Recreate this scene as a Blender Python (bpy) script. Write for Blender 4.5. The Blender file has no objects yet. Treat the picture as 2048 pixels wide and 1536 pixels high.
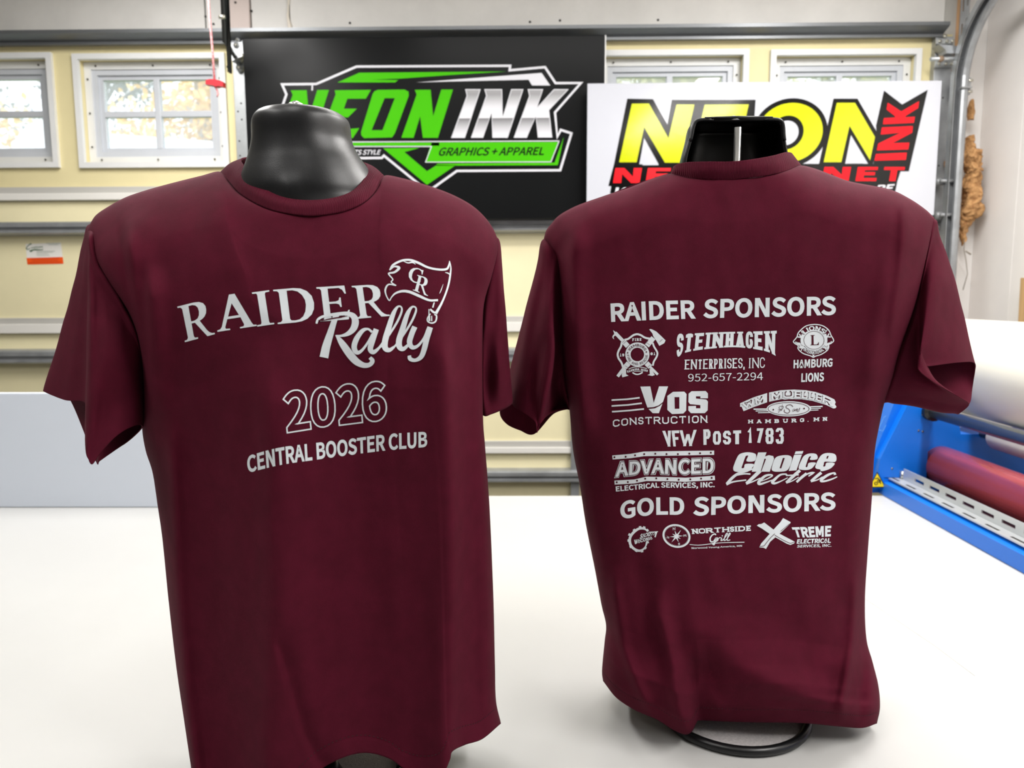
import bpy, bmesh, math, random
from mathutils import Vector, Matrix
from mathutils.bvhtree import BVHTree
from mathutils import noise as mnoise

random.seed(7)
SC = bpy.context.scene
COL = SC.collection
PI = math.pi

# ------------------------------------------------------------------ camera
F = 1500.0
EYE = Vector((0.0, 0.0, 1.45))
PITCH, YAW, ROLL = math.radians(6.8), math.radians(0.8), math.radians(-0.25)
RM = Matrix.Rotation(YAW, 3, 'Z') @ Matrix.Rotation(PI / 2 - PITCH, 3, 'X') @ Matrix.Rotation(ROLL, 3, 'Z')
cd = bpy.data.cameras.new('camera')
cam = bpy.data.objects.new('camera', cd)
COL.objects.link(cam)
cam.matrix_world = Matrix.Translation(EYE) @ RM.to_4x4()
cd.sensor_width = 36.0
cd.lens = 36.0 * F / 2048
cd.clip_start = 0.02
cd.dof.use_dof = True
cd.dof.focus_distance = 0.86
cd.dof.aperture_fstop = 8.0
SC.camera = cam

# ------------------------------------------------------------------ world
w = bpy.data.worlds.new('world')
SC.world = w
w.use_nodes = True
bg = w.node_tree.nodes['Background']
bg.inputs[0].default_value = (0.86, 0.93, 1.0, 1)
bg.inputs[1].default_value = 2.1

# ------------------------------------------------------------------ lamps (LED shop lights under the ceiling)
def led(x, y, z, energy, sx=0.12, sy=1.2, col=(1.0, 0.975, 0.95), tilt=(0, 0, 0)):
    l = bpy.data.lights.new('led_light', 'AREA')
    l.shape = 'RECTANGLE'
    l.size, l.size_y = sx, sy
    l.energy = energy
    l.color = col
    o = bpy.data.objects.new('led_light', l)
    o.location = (x, y, z)
    o.rotation_euler = tilt
    COL.objects.link(o)
led(1.16, 0.15, 2.68, 24)
led(1.08, 1.75, 2.68, 26)
led(-1.15, 0.2, 2.68, 10)
led(-1.15, 1.9, 2.68, 23)
led(-0.35, 0.2, 2.70, 5, 0.12, 1.2)
led(0.1, 1.9, 2.70, 12, 1.2, 0.12)

SC.view_settings.view_transform = 'Standard'
SC.view_settings.look = 'None'
SC.view_settings.exposure = 0.45
SC.view_settings.gamma = 1.0
SC.view_settings.use_curve_mapping = False

# ------------------------------------------------------------------ helpers
def ray(px, py):
    return RM @ Vector(((px - 1024) / F, -(py - 768) / F, -1.0))
def P(px, py, Y):
    d = ray(px, py)
    return EYE + d * (Y / d.y)
def PZ(px, py, z):
    d = ray(px, py)
    return EYE + d * ((z - EYE.z) / d.z)
def PX(px, py, x):
    d = ray(px, py)
    return EYE + d * (x / d.x)

def lin(c):
    return tuple((v / 255 / 12.92) if v / 255 <= 0.04045 else ((v / 255 + 0.055) / 1.055) ** 2.4 for v in c)

MATS = {}
def mat(name, rgb, rough=0.6, metal=0.0, noise_amt=0.0, noise_scale=8.0, bump=0.0, bump_scale=60.0,
        rgb2=None, spec=0.5, sheen=0.0, sheen_tint=None, coat=0.0, alpha=None, trans=0.0, stretch=None, rvar=0.0):
    if name in MATS:
        return MATS[name]
    m = bpy.data.materials.new(name)
    m.use_nodes = True
    nt = m.node_tree
    b = nt.nodes['Principled BSDF']
    c = lin(rgb) + (1,)
    b.inputs['Base Color'].default_value = c
    b.inputs['Roughness'].default_value = rough
    b.inputs['Metallic'].default_value = metal
    b.inputs['Specular IOR Level'].default_value = spec
    b.inputs['Sheen Weight'].default_value = sheen
    b.inputs['Sheen Roughness'].default_value = 0.45
    if sheen_tint:
        b.inputs['Sheen Tint'].default_value = lin(sheen_tint) + (1,)
    b.inputs['Coat Weight'].default_value = coat
    b.inputs['Transmission Weight'].default_value = trans
    tc = nt.nodes.new('ShaderNodeTexCoord')
    mp = nt.nodes.new('ShaderNodeMapping')
    nt.links.new(tc.outputs['Object'], mp.inputs[0])
    if stretch:
        mp.inputs['Scale'].default_value = stretch
    if noise_amt > 0 or rgb2 or rvar:
        n = nt.nodes.new('ShaderNodeTexNoise')
        n.inputs['Scale'].default_value = noise_scale
        n.inputs['Detail'].default_value = 6
        n.inputs['Roughness'].default_value = 0.62
        nt.links.new(mp.outputs[0], n.inputs['Vector'])
        r = nt.nodes.new('ShaderNodeValToRGB')
        r.color_ramp.elements[0].position = 0.35
        r.color_ramp.elements[1].position = 0.66
        c2 = lin(rgb2) if rgb2 else tuple(v * (1 - noise_amt) for v in c[:3])
        r.color_ramp.elements[0].color = tuple(c2) + (1,)
        r.color_ramp.elements[1].color = c
        nt.links.new(n.outputs['Fac'], r.inputs[0])
        if noise_amt > 0 or rgb2:
            nt.links.new(r.outputs[0], b.inputs['Base Color'])
        if rvar:
            mr = nt.nodes.new('ShaderNodeMapRange')
            mr.inputs['To Min'].default_value = max(0, rough - rvar)
            mr.inputs['To Max'].default_value = rough + rvar
            nt.links.new(n.outputs['Fac'], mr.inputs[0])
            nt.links.new(mr.outputs[0], b.inputs['Roughness'])
    if bump > 0:
        n2 = nt.nodes.new('ShaderNodeTexNoise')
        n2.inputs['Scale'].default_value = bump_scale
        n2.inputs['Detail'].default_value = 3
        nt.links.new(mp.outputs[0], n2.inputs['Vector'])
        bp = nt.nodes.new('ShaderNodeBump')
        bp.inputs['Strength'].default_value = 1.0
        bp.inputs['Distance'].default_value = bump
        nt.links.new(n2.outputs['Fac'], bp.inputs['Height'])
        nt.links.new(bp.outputs[0], b.inputs['Normal'])
    MATS[name] = m
    return m

def tag(o, label=None, cat=None, group=None, kind=None):
    if label: o['label'] = label
    if cat: o['category'] = cat
    if group: o['group'] = group
    if kind: o['kind'] = kind
    return o
def empty(name, loc, label=None, cat=None, group=None, kind=None, parent=None):
    o = bpy.data.objects.new(name, None)
    o.empty_display_size = 0.05
    COL.objects.link(o)
    o.location = loc
    if parent is not None:
        setparent(o, parent)
    return tag(o, label, cat, group, kind)
WM = {}
def wloc(o):
    v = Vector(o.location)
    while o.parent is not None:
        o = o.parent
        v += Vector(o.location)
    return v
def setparent(o, p):
    o.location = Vector(o.location) - wloc(p)
    o.parent = p
def link_mesh(name, me, m=None, parent=None, smooth=False):
    o = bpy.data.objects.new(name, me)
    COL.objects.link(o)
    if m is not None:
        me.materials.append(m)
    if smooth:
        for p in me.polygons:
            p.use_smooth = True
    if parent is not None:
        setparent(o, parent)
    return o
def obj(name, verts, faces, m=None, parent=None, smooth=False, kind=None, label=None):
    me = bpy.data.meshes.new(name)
    me.from_pydata([tuple(v) for v in verts], [], faces)
    me.validate()
    o = link_mesh(name, me, m, parent, smooth)
    if kind: o['kind'] = kind
    if label: o['label'] = label
    return o
def objb(name, bm, m=None, parent=None, smooth=False, kind=None, label=None):
    me = bpy.data.meshes.new(name)
    bm.normal_update()
    bm.to_mesh(me)
    bm.free()
    o = link_mesh(name, me, m, parent, smooth)
    if kind: o['kind'] = kind
    if label: o['label'] = label
    return o
def bbox(bm, x0, x1, y0, y1, z0, z1, bev=0.0):
    r = bmesh.ops.create_cube(bm, size=1.0)
    vs = r['verts']
    for v in vs:
        v.co = Vector(((x0 + x1) / 2 + v.co.x * (x1 - x0), (y0 + y1) / 2 + v.co.y * (y1 - y0), (z0 + z1) / 2 + v.co.z * (z1 - z0)))
    if bev > 0:
        es = list({e for v in vs for e in v.link_edges})
        bmesh.ops.bevel(bm, geom=es, offset=bev, segments=2, affect='EDGES', profile=0.6)
def box(name, x0, x1, y0, y1, z0, z1, m, parent=None, bev=0.002, kind=None, label=None):
    bm = bmesh.new()
    bbox(bm, min(x0, x1), max(x0, x1), min(y0, y1), max(y0, y1), min(z0, z1), max(z0, z1), bev)
    return objb(name, bm, m, parent, kind=kind, label=label)
def tube_data(pts, r, n=12, cap=True):
    pts = [Vector(p) for p in pts]
    V, Fc = [], []
    rr = r if isinstance(r, (list, tuple)) else [r] * len(pts)
    prev = None
    for i, p in enumerate(pts):
        a = pts[max(i - 1, 0)]
        b = pts[min(i + 1, len(pts) - 1)]
        t = (b - a).normalized()
        if prev is None:
            u = t.orthogonal().normalized()
        else:
            u = (prev - t * prev.dot(t)).normalized()
        prev = u
        v = t.cross(u)
        for k in range(n):
            an = 2 * PI * k / n
            V.append(p + (u * math.cos(an) + v * math.sin(an)) * rr[i])
    for i in range(len(pts) - 1):
        for k in range(n):
            a = i * n + k
            b = i * n + (k + 1) % n
            Fc.append((a, b, b + n, a + n))
    if cap:
        Fc.append(tuple(range(n))[::-1])
        Fc.append(tuple(range((len(pts) - 1) * n, len(pts) * n)))
    return V, Fc
def tube(name, pts, r, m, parent=None, n=12, label=None, kind=None):
    V, Fc = tube_data(pts, r, n)
    return obj(name, V, Fc, m, parent, smooth=True, label=label, kind=kind)
def join_data(L):
    V, Fc = [], []
    for v, f in L:
        o = len(V)
        V += list(v)
        Fc += [tuple(i + o for i in q) for q in f]
    return V, Fc
def extrude_profile(name, prof, x0, x1, m, parent=None, axis='x', label=None, kind=None):
    # prof: closed list of (a,b); axis x -> (y,z); axis z -> (x,y); axis y -> (x,z)
    def mk(a, b, t):
        return {'x': (t, a, b), 'z': (a, b, t), 'y': (a, t, b)}[axis]
    n = len(prof)
    V = [mk(a, b, x0) for a, b in prof] + [mk(a, b, x1) for a, b in prof]
    Fc = [(i, (i + 1) % n, (i + 1) % n + n, i + n) for i in range(n)]
    Fc += [tuple(range(n))[::-1], tuple(range(n, 2 * n))]
    bm = bmesh.new()
    bv = [bm.verts.new(v) for v in V]
    for f in Fc:
        bm.faces.new([bv[i] for i in f])
    bmesh.ops.recalc_face_normals(bm, faces=bm.faces[:])
    return objb(name, bm, m, parent, label=label, kind=kind)

def catmull(p, t, closed=False):
    # p list of Vectors, t in [0, n] closed or [0, n-1] open
    n = len(p)
    if closed:
        i = int(math.floor(t)) % n
        f = t - math.floor(t)
        a, b, c, d = p[(i - 1) % n], p[i], p[(i + 1) % n], p[(i + 2) % n]
    else:
        t = min(max(t, 0), n - 1 - 1e-9)
        i = int(t)
        f = t - i
        b, c = p[i], p[i + 1]
        a = p[i - 1] if i > 0 else b * 2 - c
        d = p[i + 2] if i + 2 < n else c * 2 - b
    return 0.5 * ((2 * b) + (c - a) * f + (2 * a - 5 * b + 4 * c - d) * f * f + (3 * b - a - 3 * c + d) * f ** 3)
def spl(pts, n, closed=False):
    q = [Vector(p) for p in pts]
    m = len(q) if closed else len(q) - 1
    k = n if closed else n - 1
    return [catmull(q, m * i / k, closed) for i in range(n)]
def arc_spl(pts, n, closed=False, smooth=True):
    # resample by arc length in the first two coordinates
    d = spl(pts, 400, closed) if smooth else [Vector(p) for p in pts]
    if closed: d = d + [d[0]]
    L = [0]
    for i in range(1, len(d)):
        L.append(L[-1] + max(1e-9, (d[i] - d[i - 1]).length))
    out = []
    j = 0
    for i in range(n):
        t = L[-1] * i / (n if closed else n - 1)
        while j < len(L) - 2 and L[j + 1] < t: j += 1
        f = (t - L[j]) / (L[j + 1] - L[j])
        out.append(d[j].lerp(d[j + 1], min(max(f, 0), 1)))
    return out
def interp(tab, x):
    if x <= tab[0][0]: return tab[0][1]
    for i in range(1, len(tab)):
        if x <= tab[i][0]:
            a, b = tab[i - 1], tab[i]
            f = (x - a[0]) / (b[0] - a[0])
            return a[1] + (b[1] - a[1]) * f
    return tab[-1][1]
def sstep(a, b, x):
    t = min(max((x - a) / (b - a), 0), 1)
    return t * t * (3 - 2 * t)

# ------------------------------------------------------------------ flat artwork (2D shapes as (verts, faces))
def ribbon(pts, wd, closed=False, smooth=0):
    p = [Vector((a[0], a[1])) for a in pts]
    n0 = len(p)
    ww = list(wd) if isinstance(wd, (list, tuple)) else [wd] * n0
    if len(ww) != n0:
        ww = [interp([(i / (len(wd) - 1), wd[i]) for i in range(len(wd))], k / (n0 - 1)) for k in range(n0)]
    if smooth:
        k = (n0 if closed else n0 - 1)
        q = [Vector((p[i].x, p[i].y, ww[i])) for i in range(n0)]
        N = k * smooth + (0 if closed else 1)
        q = [catmull(q, k * i / (N if closed else N - 1), closed) for i in range(N)]
        p = [Vector((a.x, a.y)) for a in q]
        ww = [a.z for a in q]
    n = len(p)
    V = []
    for i in range(n):
        a = p[(i - 1) % n] if (closed or i > 0) else p[i]
        c = p[(i + 1) % n] if (closed or i < n - 1) else p[i]
        d1 = (p[i] - a)
        d2 = (c - p[i])
        if d1.length < 1e-9: d1 = d2
        if d2.length < 1e-9: d2 = d1
        d1 = d1.normalized() if d1.length > 0 else Vector((1, 0))
        d2 = d2.normalized() if d2.length > 0 else d1
        t = d1 + d2
        t = t.normalized() if t.length > 1e-6 else d1
        nn = Vector((-t.y, t.x))
        cs = max(0.45, nn.dot(Vector((-d1.y, d1.x))))
        h = ww[i] / 2 / cs
        V += [p[i] + nn * h, p[i] - nn * h]
    Fc = []
    for i in range(n if closed else n - 1):
        j = (i + 1) % n
        Fc.append((2 * i, 2 * i + 1, 2 * j + 1, 2 * j))
    return [(v.x, v.y) for v in V], Fc
def poly(*contours):
    cu = bpy.data.curves.new('shape', 'CURVE')
    cu.dimensions = '2D'
    cu.fill_mode = 'BOTH'
    for c in contours:
        s = cu.splines.new('POLY')
        s.points.add(len(c) - 1)
        for i, q in enumerate(c):
            s.points[i].co = (q[0], q[1], 0, 1)
        s.use_cyclic_u = True
    o = bpy.data.objects.new('shape', cu)
    me = bpy.data.meshes.new_from_object(o)
    V = [(v.co.x, v.co.y) for v in me.vertices]
    Fc = [tuple(q.vertices) for q in me.polygons]
    bpy.data.objects.remove(o)
    bpy.data.meshes.remove(me)
    return V, Fc
def sm(pts, n=6):
    return [(v.x, v.y) for v in spl([(a, b, 0) for a, b in pts], len(pts) * n, True)]
def ell(cx, cy, rx, ry, n=40, rot=0):
    c, s = math.cos(rot), math.sin(rot)
    return [(cx + rx * math.cos(t) * c - ry * math.sin(t) * s, cy + rx * math.cos(t) * s + ry * math.sin(t) * c)
            for t in [2 * PI * i / n for i in range(n)]]
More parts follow.
